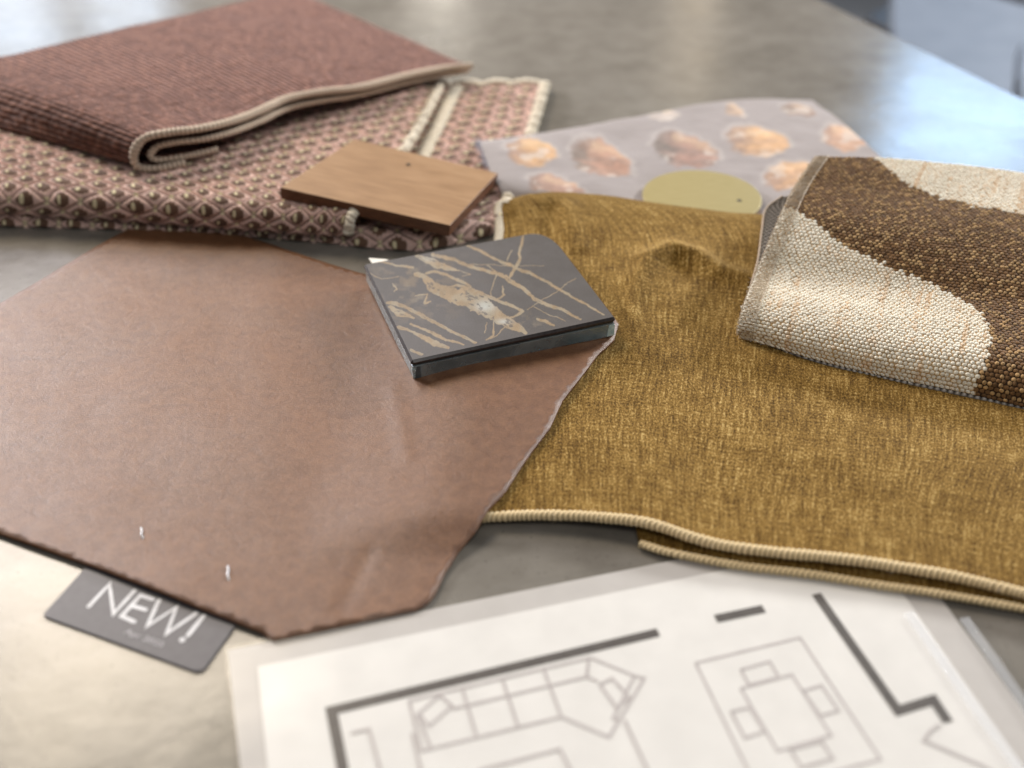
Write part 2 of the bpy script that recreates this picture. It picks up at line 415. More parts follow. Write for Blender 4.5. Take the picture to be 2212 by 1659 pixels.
def stitched_edge(name, path, rad, pitch, mat, parent=None, slant=.35, squash=.8, up=(0, 0, 1), depth=.34):
    """overlocked hem: a cord of slanting wound thread"""
    pth, s = resample(path, pitch/7); ring = 16
    th = np.linspace(0, 2*np.pi, ring, endpoint=False)
    jit = np.interp(s, np.arange(0, s[-1]+pitch*4, pitch*3), rng.normal(0, .18, len(np.arange(0, s[-1]+pitch*4, pitch*3))))
    rr = np.abs(np.sin(np.pi*(s[:, None]/pitch + slant*np.cos(th)[None]+jit[:, None])))**.7
    wob = 1+.10*vnoise(s/pitch*.7, s*0+3)[:, None]
    V, f, _ = tube_np(pth, rad, ring, squash, up, lambda t: rad*wob*(1-depth+depth*rr))
    return mesh_np(name, V, f, mat, parent, np.stack([np.repeat(s[:, None], ring, 1), np.repeat(th[None]*rad, len(s), 0)], -1), {'ridge': rr})
def loose_fibres(name, path, n, length, mat, r=.00008, spread=1.0):
    """short stray hairs standing off a hem or cut edge"""
    path = np.asarray(path); VV, FF, k = [], [], 0
    for _ in range(n):
        p0 = path[rng.integers(0, len(path))] + rng.normal(0, .0006, 3)
        d = rng.normal(0, 1, 3); d[2] = abs(d[2])*.6; d[1] -= .6; d /= np.linalg.norm(d); d *= length*rng.uniform(.3, 1.0)*spread
        c = rng.normal(0, length*.18, 3); t = np.linspace(0, 1, 5)[:, None]
        V, f, _ = tube_np(p0 + d*t + c*np.sin(t*3.1), r, 4); VV.append(V.reshape(-1, 3)); FF.append(f+k); k += V.shape[0]*V.shape[1]
    o = mesh_np(name, np.concatenate(VV), np.concatenate(FF), mat); o['kind'] = 'stuff'; return o
def stroke(pts, w, lift=0.0):
    """flat ribbon with mitred joints through world points lying on one plane"""
    p = np.asarray(pts, float); n = len(p); out = []
    d = np.diff(p, axis=0); d /= np.linalg.norm(d, axis=1, keepdims=True)
    for i in range(n):
        a = d[max(i-1, 0)]; c = d[min(i, n-2)]; t = a+c; t /= np.linalg.norm(t)+1e-9
        nn = np.array([-t[1], t[0], 0]); nn /= np.linalg.norm(nn)
        k = w/2/max(.5, abs(nn @ np.array([-a[1], a[0], 0])/np.linalg.norm(a[:2])))
        e = 0
        out += [p[i]+nn*k, p[i]-nn*k]
    V = np.array(out); V[:, 2] += lift
    F = [[2*i, 2*i+1, 2*i+3, 2*i+2] for i in range(n-1)]
    return V, F
def ribbons(name, lines, w, mat, parent, lift, caps=False):
    VV, FF, k = [], [], 0
    for j, ln in enumerate(lines):
        V, F_ = stroke(ln, w, lift + 2e-6*j); VV.append(V); FF += [[q+k for q in f] for f in F_]; k += len(V)
        if caps:
            for e in (ln[0], ln[-1]):
                m = 12; c0 = np.array([[e[0]+w/2*math.cos(q), e[1]+w/2*math.sin(q), e[2]+lift+2e-6*j+1e-6] for q in np.linspace(0, 2*np.pi, m, endpoint=False)])
                VV.append(c0); FF += [[k, k+i, k+i+1, k+i+1] for i in ()]
                for i in range(1, m-2, 2): FF.append([k, k+i, k+i+1, k+i+2])
                k += m
    return mesh_np(name, np.concatenate(VV), orient(np.concatenate(VV), np.array(FF)), mat, parent, smooth=False)
def poly_cloth(name, outline, Hf, step, mat, parent=None, jag=0.0, thick=.0013, edge_mat=None):
    """cloth cut along an outline of photo spots, laid on a height field; the outline is found on the surface itself"""
    pts = []
    for (px, py) in outline:
        z = 0.0
        for _ in range(12):
            w = P(px, py, z*1e3); z = float(Hf(w[0], w[1]))
        pts.append(P(px, py, z*1e3)[:2])
    pts = np.array(pts); dense = []
    for i in range(len(pts)):
        a, c = pts[i], pts[(i+1) % len(pts)]; k = max(1, int(np.linalg.norm(c-a)/(step*.5)))
        for q in range(k): dense.append(a+(c-a)*q/k)
    dense = np.array(dense)
    if jag: dense += (np.stack([fbm(dense[:, 0]*300, dense[:, 1]*300, 3, 5), fbm(dense[:, 0]*300, dense[:, 1]*300, 3, 9)], 1)-.5)*jag
    x0, y0 = dense.min(0); x1, y1 = dense.max(0)
    gx, gy = np.meshgrid(np.arange(x0, x1, step), np.arange(y0, y1, step)); g = np.stack([gx.ravel(), gy.ravel()], 1)
    g += rng.uniform(-.2, .2, g.shape)*step
    # inside test and distance to outline
    ins = np.zeros(len(g), bool); X, Y = g[:, 0], g[:, 1]; dmin = np.full(len(g), 9.0)
    for i in range(len(dense)):
        a, c = dense[i], dense[(i+1) % len(dense)]
        cr = ((a[1] > Y) != (c[1] > Y)) & (X < (c[0]-a[0])*(Y-a[1])/(c[1]-a[1]+1e-15)+a[0]); ins ^= cr
        dmin = np.minimum(dmin, np.hypot(X-a[0], Y-a[1]))
    g = g[ins & (dmin > step*.6)]
    allp = [Vector(p) for p in np.concatenate([dense, g])]; n = len(dense)
    vo, _, fo, *_ = delaunay_2d_cdt(allp, [(i, (i+1) % n) for i in range(n)], [], 1, 1e-7)
    V = np.array([[v.x, v.y, 0] for v in vo]); V[:, 2] = Hf(V[:, 0], V[:, 1])
    F_ = np.array([f for f in fo if len(f) == 3]); F_ = orient(V, F_)
    o = mesh_np(name, V, F_, mat, parent, V[:, :2])
    md = o.modifiers.new('thickness', 'SOLIDIFY'); md.thickness = thick; md.offset = -1
    if edge_mat: o.data.materials.append(edge_mat); md.material_offset_rim = 1
    return o

# ------------------------------------------------------------------ setting
e0 = Vector((.299, 1.077)); dE = Vector((.384, -.923)).normalized(); pE = Vector((dE.y, -dE.x))
if pE.x > 0: pE = -pE
tc = [e0 - dE*1.1, e0 + dE*1.9, e0 + dE*1.9 + pE*1.5, e0 - dE*1.1 + pE*1.5]
tab = prism('tabletop', [(q.x, q.y, 0) for q in tc], (0, 0, -.045), M_table, None, .004, 3)
tab['kind'] = 'structure'
fl = prism('floor', [(-6, -4, -.74), (6, -4, -.74), (6, 9, -.74), (-6, 9, -.74)], (0, 0, -.05), M_floor); fl['kind'] = 'structure'

# white chair drawn up to the far side of the table
SEAT = -290
seat_px = [(1932, 120), (1926, 20), (1942, -60), (2060, -40), (2180, 0), (2300, 40), (2400, 160), (2400, 380), (2060, 380)]
cs = spts(*[(x, y, SEAT) for x, y in seat_px]); cen = cs.mean(0)
chair = thing('side_chair', 'out-of-focus white chair tucked against the far right edge of the table', 'chair', (cen[0], cen[1], -.74))
n_ = 64; loop = cr1(np.concatenate([cs, cs[:1]]), n_, 0)[:-1]
seat = prism('seat', [tuple(q) for q in loop], (0, 0, -.035), M_chairshell, None, .006, 2)
adopt(chair, seat)
for q in (cs[1], cs[3], cs[5], cs[7]):
    a = cen + (q-cen)*.72
    pth, _ = resample([(a[0], a[1], SEAT*1e-3-.03), (a[0]+(q-cen)[0]*.2, a[1]+(q-cen)[1]*.2, -.738)], .05)
    V, f, _ = tube_np(pth, .012, 10, 1.0, (0, 1, 0)); adopt(chair, mesh_np('leg', V, f, M_chairleg))
q1 = spts((1868, 34, -120), (1926, 66, -120), (1926, 2, -120))
V = [tuple(q) for q in q1]
adopt(chair, prism('dark_wedge', V[::-1], (0, 0, -.03), M_chairleg, None, .003, 2))  # near-black triangular block beside the seat
arm = spts((2202, 90, -200), (2196, 160, -200), (2200, 260, -200), (2300, 260, -200), (2300, 80, -200))
adopt(chair, prism('armrest', [tuple(q) for q in arm], (0, 0, -.03), M_chairshell, None, .008, 3))

# ------------------------------------------------------------------ floor plan under film
def plane_pts(lst, z): return [P(x, y, z) for x, y in lst]
board = prism('backing_sheet', plane_pts([(492, 1405), (545, 1900), (2480, 1900), (2010, 1262), (1925, 1115)], .9), (0, 0, -.0006), M_board, None)
tag(board, 'pale grey backing sheet whose margin shows round the white floor plan', 'paper')
paper = thing('floor_plan', 'white printed floor plan with sofa, rug and dining table in front of the mustard velvet', 'drawing', tuple(P(1200, 1560, 0)))
sheet = prism('sheet', plane_pts([(556, 1440), (602, 1900), (2380, 1900), (1958, 1292), (1868, 1168)], 1.2), (0, 0, -.00025), M_paper); adopt(paper, sheet)
Z7 = lambda x, y: (777.7+x/3.012, 1339.4+y/3.012)
Z8 = lambda x, y: (1426+x/2.813, 1253+y/2.813)
def close(l): return l+[l[0]]
LZ = 1.2
walls = [[(1422, 1366), (716, 1535), (746, 1690)], [(1546, 1337), (1650, 1315)],
         [Z8(948, 85), Z8(1445, 795), Z8(1660, 728), Z8(1750, 865)]]
wm = ribbons('wall_line', [plane_pts(w, LZ) for w in walls], .0040, M_ink_wall, None, .00012); adopt(paper, wm)
thin = {
 'rug_outline': [close([Z8(215, 505), Z8(850, 350), Z8(1340, 1090), Z8(600, 1290)])],
 'dining_table_outline': [close([Z8(490, 660), Z8(800, 575), Z8(1040, 945), Z8(715, 1040)])],
 'chair_outline': [close([Z8(490, 545), Z8(665, 495), Z8(720, 590), Z8(540, 638)])],
 'chair_outline.': [close([Z8(870, 675), Z8(980, 640), Z8(1085, 795), Z8(975, 825)])],
 'chair_outline..': [close([Z8(430, 800), Z8(545, 775), Z8(635, 920), Z8(515, 960)])],
 'chair_outline...': [close([Z8(790, 1030), Z8(980, 980), Z8(1050, 1085), Z8(860, 1140)])],
 'sofa_outline': [[Z7(320, 525), Z7(1500, 245), Z7(1785, 362), Z7(1850, 378), Z7(1620, 762), Z7(1310, 630), Z7(400, 852), Z7(320, 525)],
     [Z7(600, 580), Z7(1475, 370), Z7(1550, 402)], [Z7(670, 460), Z7(760, 762)], [Z7(930, 395), Z7(1030, 698)], [Z7(1195, 320), Z7(1310, 630)],
     [Z7(372, 612), Z7(462, 840)], [Z7(1488, 255), Z7(1475, 370)], [Z7(1782, 370), Z7(1648, 640), Z7(1690, 650)]],
 'cushion_outline': [close([Z7(380, 610), Z7(520, 490), Z7(600, 560), Z7(450, 690)])],
 'cushion_outline.': [close([Z7(1560, 420), Z7(1640, 380), Z7(1755, 505), Z7(1670, 572)])],
 'coffee_table_outline': [[Z7(770, 980), Z7(1300, 840), Z7(1400, 1040)]],
 'carpet_outline': [[Z7(1720, 650), Z7(1900, 1040)]],
 'side_table_outline': [[Z7(340, 735), Z7(410, 1040)]],
 'cabinet_outline': [[Z7(-60, 735), Z7(60, 710), Z7(150, 1040)]],
 'door_swing': [[Z8(1700, 880), Z8(1640, 920), Z8(1600, 975), Z8(1960, 1130), Z8(2080, 1200)]],
}
for i, (k, ls) in enumerate(thin.items()):
    o = ribbons(k.rstrip('.'), [plane_pts(w, LZ) for w in ls], .0011, M_ink_line, None, .00010+i*1.2e-5); adopt(paper, o)
# a clear film sleeve over it, with bright welded seams on the right
slv = thing('plastic_sleeve', 'clear glossy plastic sleeve lying over the floor plan, with shiny seams at right', 'sleeve', tuple(P(1200, 1560, 0)))
S = patch([[(484, 1399, 2.0), (920, 1299, 2.0), (1500, 1183, 1.9), (1950, 1094, 1.9)],
           [(508, 1600, 2.2), (1000, 1550, 2.4), (1600, 1440, 2.3), (2180, 1420, 2.0)],
           [(540, 1900, 2.0), (1100, 1900, 2.4), (1800, 1900, 2.4), (2560, 1900, 2.0)]], 60, 80)
S, U, V = reparam(S, 60, 80)
film = mesh_np('film', S, orient(S, grid_faces(60, 80)), M_film, None, np.stack([U, V], -1)); adopt(slv, film)
M_seam, nt, b = material('welded_seam')
b_ = b; setb(b, Roughness=.2, Alpha=.17, Coat_Weight=.4, IOR=1.5)
lk(nt, ramp(nt, noise(nt, coord(nt, uv=False), 40), [(.3, (.84, .87, .92)), (.7, (.9, .92, .94))]), b.inputs['Base Color'])  # highlights along the welds put into this pale blue-white colour
for a in ([(1962, 1322), (2100, 1520), (2230, 1700), (2330, 1850)], [(2082, 1335), (2150, 1430), (2240, 1560), (2380, 1770)]):
    pth = cr1(spts(*[(x, y, 2.4) for x, y in a]), 40, 0)
    V_, f, _ = tube_np(pth, .0021, 10, .12); adopt(slv, mesh_np('seam', V_, f, M_seam))

# ------------------------------------------------------------------ NEW! tag under the leather
tagt = thing('label_tag', 'charcoal card tag reading NEW! sticking out from under the leather', 'tag', tuple(P(300, 1330, 0)))
tp = [(182, 1228), (260, 1140), (580, 1270), (508, 1352), (448, 1436), (441, 1445), (431, 1450), (418, 1449), (100, 1333), (94, 1328), (97, 1322)]
adopt(tagt, prism('card', plane_pts(tp, 1.0)[::-1], (0, 0, -.0006), M_card, None, .0001, 1))
Zt = lambda x, y: (x/3.656, 1166.4+y/3.656)
lets = [('letter_n', [[(703, 525), (865, 350), (897, 585), (1060, 405)]]),
        ('letter_e', [[(1205, 470), (1110, 440), (960, 603), (1060, 648)], [(1038, 520), (1150, 552)]]),
        ('letter_w', [[(1255, 480), (1163, 682), (1395, 532), (1315, 742), (1550, 580)]]),
        ('exclamation_mark', [[(1608, 602), (1485, 755)]])]
for nm, ls in lets:
    adopt(tagt, ribbons(nm, [plane_pts([Zt(*q) for q in l], 1.0) for l in ls], .0018, M_ink_white, None, .00012, True))
c0 = P(*Zt(1440, 790), 1.0); V_ = [(c0[0]+.0012*math.cos(q), c0[1]+.0012*math.sin(q), c0[2]+.00012) for q in np.linspace(0, 2*np.pi, 16, endpoint=False)]
adopt(tagt, prism('exclamation_dot', V_, (0, 0, -.0001), M_ink_white))
fc = bpy.data.curves.new('date_text', 'FONT'); fc.body = 'Apr 2025'; fc.size = 1.0
fo = bpy.data.objects.new('date_text', fc); COL.objects.link(fo); bpy.context.view_layer.update()
me = bpy.data.meshes.new_from_object(fo); bpy.data.objects.remove(fo)
co = np.array([v.co[:] for v in me.vertices]); w_ = co[:, 0].max()
A = P(*Zt(975, 735), 1.12); B = P(*Zt(1275, 845), 1.12); ex = (B-A); ey = np.array([-ex[1], ex[0], 0])/np.linalg.norm(ex)*.0031
for v in me.vertices: v.co = A + ex*(v.co[0]/w_) + ey*v.co[1]*1.1
me.materials.append(M_ink_grey); o = link(bpy.data.objects.new('date_text', me)); adopt(tagt, o)

# ------------------------------------------------------------------ leather swatch
xa = P(820, 830)[0]; xb = P(1090, 830)[0]
def H_leather(x, y):
    x = np.asarray(x, float); y = np.asarray(y, float)
    qa = P(1022, 1100); qb = P(1078, 600); xl = qa[0]+(qb[0]-qa[0])*(y-qa[1])/(qb[1]-qa[1])
    z = .0020 + .0062*sstep(-.075, -.001, x-xl)*sstep(P(1000, 1230)[1], P(1000, 1120)[1], y)
    # the near left edge lies over the tag and lifts a little
    q = P(300, 1300); z = z + .0016*np.exp(-(((x-q[0])/.05)**2+((y-q[1])/.03)**2))
    z = z + .0007*(fbm(x*22+3, y*22, 3, 2)-.5)*2
    for (ax, ay), (bx, by), hgt, wd in (((850, 850), (880, 1010), .0006, .004), ((800, 1200), (735, 1330), -.0006, .003), ((620, 540), (560, 800), .0008, .02)):
        a = P(ax, ay)[:2]; c = P(bx, by)[:2]; d = c-a; L = np.linalg.norm(d); d = d/L
        t = np.clip((x-a[0])*d[0]+(y-a[1])*d[1], 0, L); z = z + hgt*np.exp(-(((x-a[0]-d[0]*t)**2+(y-a[1]-d[1]*t)**2)/wd**2))
    return z
lea_out = [(375, 438), (480, 490), (620, 540), (780, 590), (1000, 622), (1318, 672), (1336, 700), (1326, 735), (1290, 768), (1262, 806), (1215, 866), (1188, 925), (1146, 980),
           (1120, 1018), (1092, 1062), (1056, 1100), (1030, 1145), (988, 1195), (962, 1235), (940, 1282), (925, 1302), (900, 1318), (590, 1384), (568, 1366), (420, 1308),
           (205, 1224), (0, 1153), (-300, 1050), (-540, 955), (-300, 812), (0, 655), (120, 585)]
leather = thing('leather_swatch', 'tan brown leather swatch with two staples, lying under the marble sample', 'leather sample', tuple(P(500, 900, 0)))
lo = poly_cloth('hide', lea_out, H_leather, .0030, M_leather, None, .00014, .0009, M_suede); adopt(leather, lo)
for (sx, sy), (ex_, ey_) in (((306, 1148), (312, 1173)), ((493, 1231), (497, 1263))):
    a = P(sx, sy, 0); c = P(ex_, ey_, 0)
    pp = []
    for t in np.linspace(0, 1, 9):
        q = a+(c-a)*t; q[0] += .0003*math.sin(t*6.0)
        z = float(H_leather(q[0], q[1])); up_ = .0007 if 0 < t < 1 else -.0003; pp.append((q[0], q[1], z+up_))
    V_, f, _ = tube_np(np.array(pp), .00042, 8); adopt(leather, mesh_np('staple', V_, f, M_steel))

# ------------------------------------------------------------------ mustard velvet, folded in two
velvet = thing('velvet_swatch', 'mustard gold velvet swatch folded double with pale overlocked hems', 'fabric sample', tuple(P(1600, 850, 0)))
net = [
 [(1000, 1114, 4.2), (1190, 1108, 6.0), (1380, 1120, 8.5), (1560, 1172, 7.5), (1870, 1208, 7.5), (2100, 1248, 7.0), (2420, 1330, 7.0)],
 [(1010, 1020, 4.0), (1190, 1005, 5.4), (1380, 1015, 6.8), (1560, 1060, 6.2), (1870, 1090, 6.2), (2100, 1125, 6.2), (2450, 1190, 6.5)],
 [(1030, 880, 3.8), (1190, 880, 4.4), (1380, 890, 5.4), (1580, 930, 5.4), (1880, 960, 5.6), (2140, 990, 5.8), (2450, 1040, 6.0)],
 [(1045, 750, 3.8), (1200, 750, 4.4), (1400, 760, 5.6), (1590, 790, 5.6), (1880, 830, 5.6), (2140, 860, 5.6), (2450, 900, 6.0)],
 [(1060, 640, 4.4), (1210, 640, 5.4), (1400, 650, 6.4), (1600, 660, 5.6), (1880, 700, 5.6), (2140, 730, 5.6), (2450, 760, 6.0)],
 [(1072, 560, 5.0), (1215, 550, 8.4), (1395, 560, 8.8), (1600, 570, 7.4), (1880, 600, 6.6), (2140, 630, 6.0), (2450, 660, 6.0)],
 [(1082, 500, 6.0), (1210, 480, 12.0), (1380, 495, 11.5), (1590, 515, 10.5), (1880, 540, 9), (2140, 560, 8), (2450, 590, 8)],
 [(1078, 455, 9.0), (1175, 432, 15.5), (1320, 438, 15.0), (1560, 470, 13.5), (1880, 500, 11), (2140, 520, 10), (2450, 550, 9)],
 [(1082, 438, 10.0), (1150, 418, 15.5), (1260, 417, 15.5), (1500, 449, 14.5), (1800, 482, 12), (2100, 505, 10), (2420, 535, 9)]]
S = patch(net, 160, 200)
back = S[-1:] + np.array([0, .0035, -.0035]); back2 = S[-1:] + np.array([0, .0030, -.0095])
S = np.concatenate([S, back, back2]); S, U, V = reparam(S, 420, 520)
N_ = normals(S); px, py = proj(S)
def ridge(lines, hgt, wid):
    d = np.full(px.shape, 1e9)
    for i in range(len(lines)-1):
        a = P(*lines[i], 8)[:2]; c = P(*lines[i+1], 8)[:2]; e = c-a; L = np.linalg.norm(e); e = e/L
        t = np.clip((S[..., 0]-a[0])*e[0]+(S[..., 1]-a[1])*e[1], 0, L)
        d = np.minimum(d, np.hypot(S[..., 0]-a[0]-e[0]*t, S[..., 1]-a[1]-e[1]*t))
    return hgt*np.exp(-(d/wid)**2)
best = np.full(px.shape, 1e9); amp = np.zeros(px.shape)
fold = [(1352, 800, 0), (1364, 720, .0026), (1368, 660, .0048), (1380, 610, .0070), (1402, 572, .0088), (1450, 551, .0084), (1502, 562, .0074), (1552, 588, .0056), (1630, 604, .0026), (1720, 620, 0)]
fw = [(x, y, z) for x, y, z in fold]
for (ax, ay, ah), (bx, by, bh) in zip(fw[:-1], fw[1:]):
    a = P(ax, ay, 8)[:2]; c = P(bx, by, 8)[:2]; e = c-a; L = np.linalg.norm(e); e = e/L
    t = np.clip(((S[..., 0]-a[0])*e[0]+(S[..., 1]-a[1])*e[1])/L, 0, 1)
    d = np.hypot(S[..., 0]-a[0]-e[0]*t*L, S[..., 1]-a[1]-e[1]*t*L); m = d < best
    amp = np.where(m, ah+(bh-ah)*t, amp); best = np.where(m, d, best)
hh = amp*(.6*np.exp(-(best/.007)**2)+.4*np.exp(-(best/.016)**2))
hh += .0022*np.exp(-(((px-1470)/60)**2+((py-650)/45)**2))
hh += ridge([(1300, 860), (1230, 950), (1180, 1010)], .0008, .012)
hh += ridge([(1250, 540), (1225, 470)], .0022, .007) - ridge([(1190, 470), (1170, 540)], .0030, .009)
hh += ridge([(1640, 470), (1620, 600)], .001, .012) + ridge([(1700, 960), (2100, 1040)], .0008, .02)
hh += .0010*(fbm(S[..., 0]*45, S[..., 1]*45, 3, 1)-.5)
S = S + N_*hh[..., None]
vt = cloth_grid('top_layer', S, U, V, M_velvet, None, rim=.0022); adopt(velvet, vt)
edge = S[0] + np.array([0, -.0006, -.0010])
adopt(velvet, stitched_edge('front_hem', edge, .0025, .0022, M_ol_gold, None, .45, .85))
adopt(velvet, loose_fibres('loose_threads', edge, 260, .0035, M_thread))
left = S[int(420*.55):, 0] + np.array([-.0008, 0, -.0008])
adopt(velvet, stitched_edge('side_hem', left, .0030, .0019, M_ol_cream, None, .45, .7))
net = [
 [(1382, 1172, 2.4), (1450, 1192, 3.0), (1600, 1220, 3.0), (1750, 1238, 3.0), (1900, 1262, 3.0), (2050, 1284, 3.0), (2420, 1350, 3.0)],
 [(1372, 1120, 2.6), (1450, 1130, 2.6), (1600, 1150, 2.6), (1750, 1170, 2.6), (1900, 1200, 2.6), (2050, 1220, 2.6), (2420, 1280, 2.6)],
 [(1350, 950, 2.4), (1450, 950, 2.4), (1600, 950, 2.4), (1750, 960, 2.4), (1900, 980, 2.4), (2050, 1000, 2.4), (2420, 1040, 2.4)],
 [(1340, 560, 2.4), (1450, 560, 2.4), (1600, 560, 2.4), (1750, 560, 2.4), (1900, 570, 2.4), (2050, 580, 2.4), (2420, 620, 2.4)]]
S2, U2, V2 = reparam(patch(net, 60, 120), 160, 200)
adopt(velvet, cloth_grid('bottom_layer', S2, U2, V2, M_velvet, None, rim=.0018))
adopt(velvet, stitched_edge('bottom_hem', S2[0]+np.array([0, -.0004, -.0002]), .0019, .0022, M_ol_gold, None, .45, .8))

# ------------------------------------------------------------------ marble sample on thick glass
top = {'BL': (785, 570, 16.9), 'BR': (1184, 496, 20.0), 'FR': (1331, 686, 20.1), 'FL': (888, 781, 17.0)}
W = {k: P(*v) for k, v in top.items()}
exu = (W['FR']-W['FL']+W['BR']-W['BL'])/2; eyu = (W['BL']-W['FL']+W['BR']-W['FR'])/2
nrm = np.cross(exu, eyu); nrm /= np.linalg.norm(nrm)
def tile_pt(u, v):
    u = np.asarray(u)[..., None]; v = np.asarray(v)[..., None]
    return W['FL']*(1-u)*(1-v)+W['FR']*u*(1-v)+W['BL']*(1-u)*v+W['BR']*u*v
def rcorner(inset=0.0):
    i = inset
    o = [(i, i), (1-i, i), (1-i, .80), (1-i-.008, .86), (1-i-.032, .92), (.925-i, 1-i-.022), (.885, 1-i), (i, 1-i)]
    return [Vector(tile_pt(*q)) for q in o]
def off(pts, d): return [tuple(Vector(p)+Vector(nrm)*d) for p in pts]
marble = thing('marble_sample', 'dark grey marble tile sample with tan veins, stacked on the glass block', 'tile sample', tuple(tile_pt(.5, .5)-nrm*.0035))
slab = prism('slab', off(rcorner(), 0), tuple(-nrm*.0031), M_tilebody, None, .0011, 1); adopt(marble, slab)
glass = thing('glass_sample', 'thick clear glass block with dark backing under the marble tile', 'glass sample', tuple(tile_pt(.5, .5)-nrm*.0115))
adopt(glass, prism('block', off(rcorner(.004), -.0036), tuple(-nrm*.0076), M_glass, None, .00035, 2))
adopt(glass, prism('upper_backing', off(rcorner(.010), -.00315), tuple(-nrm*.0004), M_backing))
M_paint = plain('grey_mirror_paint', (.50, .56, .56), (.70, .74, .73), .18, 90, Metallic=.35)
adopt(glass, prism('lower_backing', off(rcorner(.010), -.01128), tuple(-nrm*.0005), M_paint))
# small chips on the near corner
for k in range(5):
    c_ = tile_pt(.010+.004*random.random(), .010) - nrm*(.0044+.0014*k)
    rr = .0007*(1+random.random()*.6); bm = bmesh.new(); bmesh.ops.create_icosphere(bm, subdivisions=1, radius=rr)
    for v in bm.verts: v.co = v.co*(1+random.uniform(-.3, .3))+Vector(c_)
    me = bpy.data.meshes.new('chip'); bm.to_mesh(me); bm.free(); me.materials.append(M_chip); adopt(glass, link(bpy.data.objects.new('chip', me)))
M_aqua = plain('painted_glass_sheen', (.35, .55, .60), (.75, .92, .96), .12, 400)  # glass sheen put into the colour of the block's right end
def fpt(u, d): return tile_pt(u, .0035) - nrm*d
for (u0, u1, d0, d1, mm, nm) in ((.955, .994, .0042, .0108, M_aqua, 'painted_sheen'), (.012, .040, .0042, .0108, M_backing, 'dark_edge')):
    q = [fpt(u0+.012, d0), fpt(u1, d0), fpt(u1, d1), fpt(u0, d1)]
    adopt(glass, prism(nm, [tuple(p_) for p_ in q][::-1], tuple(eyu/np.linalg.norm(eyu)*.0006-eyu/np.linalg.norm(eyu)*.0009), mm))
# veined face, a thin polished skin on the slab
ng, mg = 420, 480
u, v = np.meshgrid(np.linspace(.010, .990, mg), np.linspace(.011, .989, ng)); Sg = tile_pt(u, v)
keep = ~((u > .83) & (v > .70) & ((u-.83)/.17)**2*1.0 + ((v-.70)/.30)**2 > 1.02) if False else ~((u > .89) & (v > .81) & ((((u-.89)/.098)**2.0 + ((v-.81)/.178)**2.0) > 1.0))
gx, gy = proj(Sg); zx = (gx-734.5)*3.413; zy = (gy-466.6)*3.413
wx = zx + 26*(fbm(zx/70, zy/70, 4, 1)-.5) + 8*(fbm(zx/12, zy/12, 2, 7)-.5); wy = zy + 22*(fbm(zx/70, zy/70, 4, 4)-.5) + 6*(fbm(zx/12, zy/12, 2, 8)-.5)
veins = [
 [(680,285,24),(850,330,26),(980,380,24),(1150,420,26),(1240,465,34),(1340,530,26),(1430,610,24),(1520,655,26),(1640,690,22),(1770,765,20)],
 [(930,210,18),(1020,250,20),(1150,320,18),(1280,375,24),(1400,425,18),(1560,510,18),(1680,580,18),(1800,640,16),(1940,730,14)],
 [(1350,140,20),(1325,230,22),(1330,310,20),(1290,380,22),(1250,460,20),(1245,490,10)], [(1200,520,10),(1210,580,16),(1150,625,12)],
 [(560,435,30),(620,440,40),(680,520,80),(800,570,105),(950,620,125),(1080,680,125),(1180,750,90),(1280,810,60),(1370,860,30)],
 [(560,295,16),(640,320,55),(720,360,60),(800,390,36),(880,405,10)], [(640,420,18),(700,412,20),(800,440,18),(880,480,22),(960,520,14)],
 [(760,540,20),(850,505,14),(960,540,24),(1100,600,26),(1240,650,26),(1340,700,22),(1280,750,14),(1180,770,10)],
 [(340,640,18),(400,640,34),(480,670,24),(580,720,24),(680,780,22),(820,850,22),(920,895,20),(1000,935,16)], [(370,670,26),(430,710,56),(540,750,16)],
 [(520,795,16),(640,850,20),(760,900,18),(910,950,14)], [(430,820,26),(520,850,18),(600,890,28),(700,935,46),(800,975,20)], [(520,990,22),(600,1020,20)],
 [(1130,780,12),(1130,880,14),(1080,915,8)], [(1230,810,8),(1160,880,7),(1090,910,6)], [(1380,690,5),(1560,580,5),(1740,460,4)], [(1150,430,9),(1110,560,6),(1115,600,5)],
 [(1230,330,9),(1270,260,7)], [(1450,755,18),(1510,770,24),(1580,805,10)], [(300,335,10),(400,360,14),(540,385,16)], [(210,420,6),(300,460,5),(430,450,5)],
 [(390,500,6),(420,540,14),(400,560,6)], [(560,590,6),(640,570,7),(620,640,16),(660,630,10)], [(1080,365,6),(1150,410,10)], [(1190,360,5),(1400,410,6)],
 [(1430,670,5),(1660,780,5)], [(900,360,4),(1500,365,3)], [(1070,860,8),(1085,790,5)], [(880,400,4),(960,430,6),(900,445,4)]]
dm = np.full(zx.shape, -1e9)
for vn in veins:
    for (ax, ay, aw), (bx, by, bw) in zip(vn[:-1], vn[1:]):
        L2 = (bx-ax)**2+(by-ay)**2; t = np.clip(((wx-ax)*(bx-ax)+(wy-ay)*(by-ay))/L2, 0, 1)
        dd = np.hypot(wx-ax-(bx-ax)*t, wy-ay-(by-ay)*t); dm = np.maximum(dm, (aw+(bw-aw)*t)/2*(.7+.6*fbm(zx/30, zy/30, 3, 11)) - dd)
vm = sstep(-3.5, 3.5, dm)
holes = sstep(.60, .68, fbm(wx/46+wy/60, wy/16-wx/40, 4, 21))*sstep(2, 20, dm)*.75
vm = vm*(1-holes)
haze_ = sstep(.52, .75, fbm(zx/90, zy/60, 4, 31))*np.exp(-((zx-520)/330)**2-((zy-520)/260)**2)*.35 + .25*sstep(.5, .75, fbm(zx/60, zy/40, 4, 33))*np.exp(-((zx-1380)/160)**2-((zy-790)/70)**2)
base = npl(102, 98, 95)*np.ones(zx.shape+(3,)); tan = npl(162, 142, 114); pal = npl(190, 192, 186)
lt = fbm(zx/40, zy/40, 3, 17)[..., None]; tanv = tan*(.82+.36*lt)
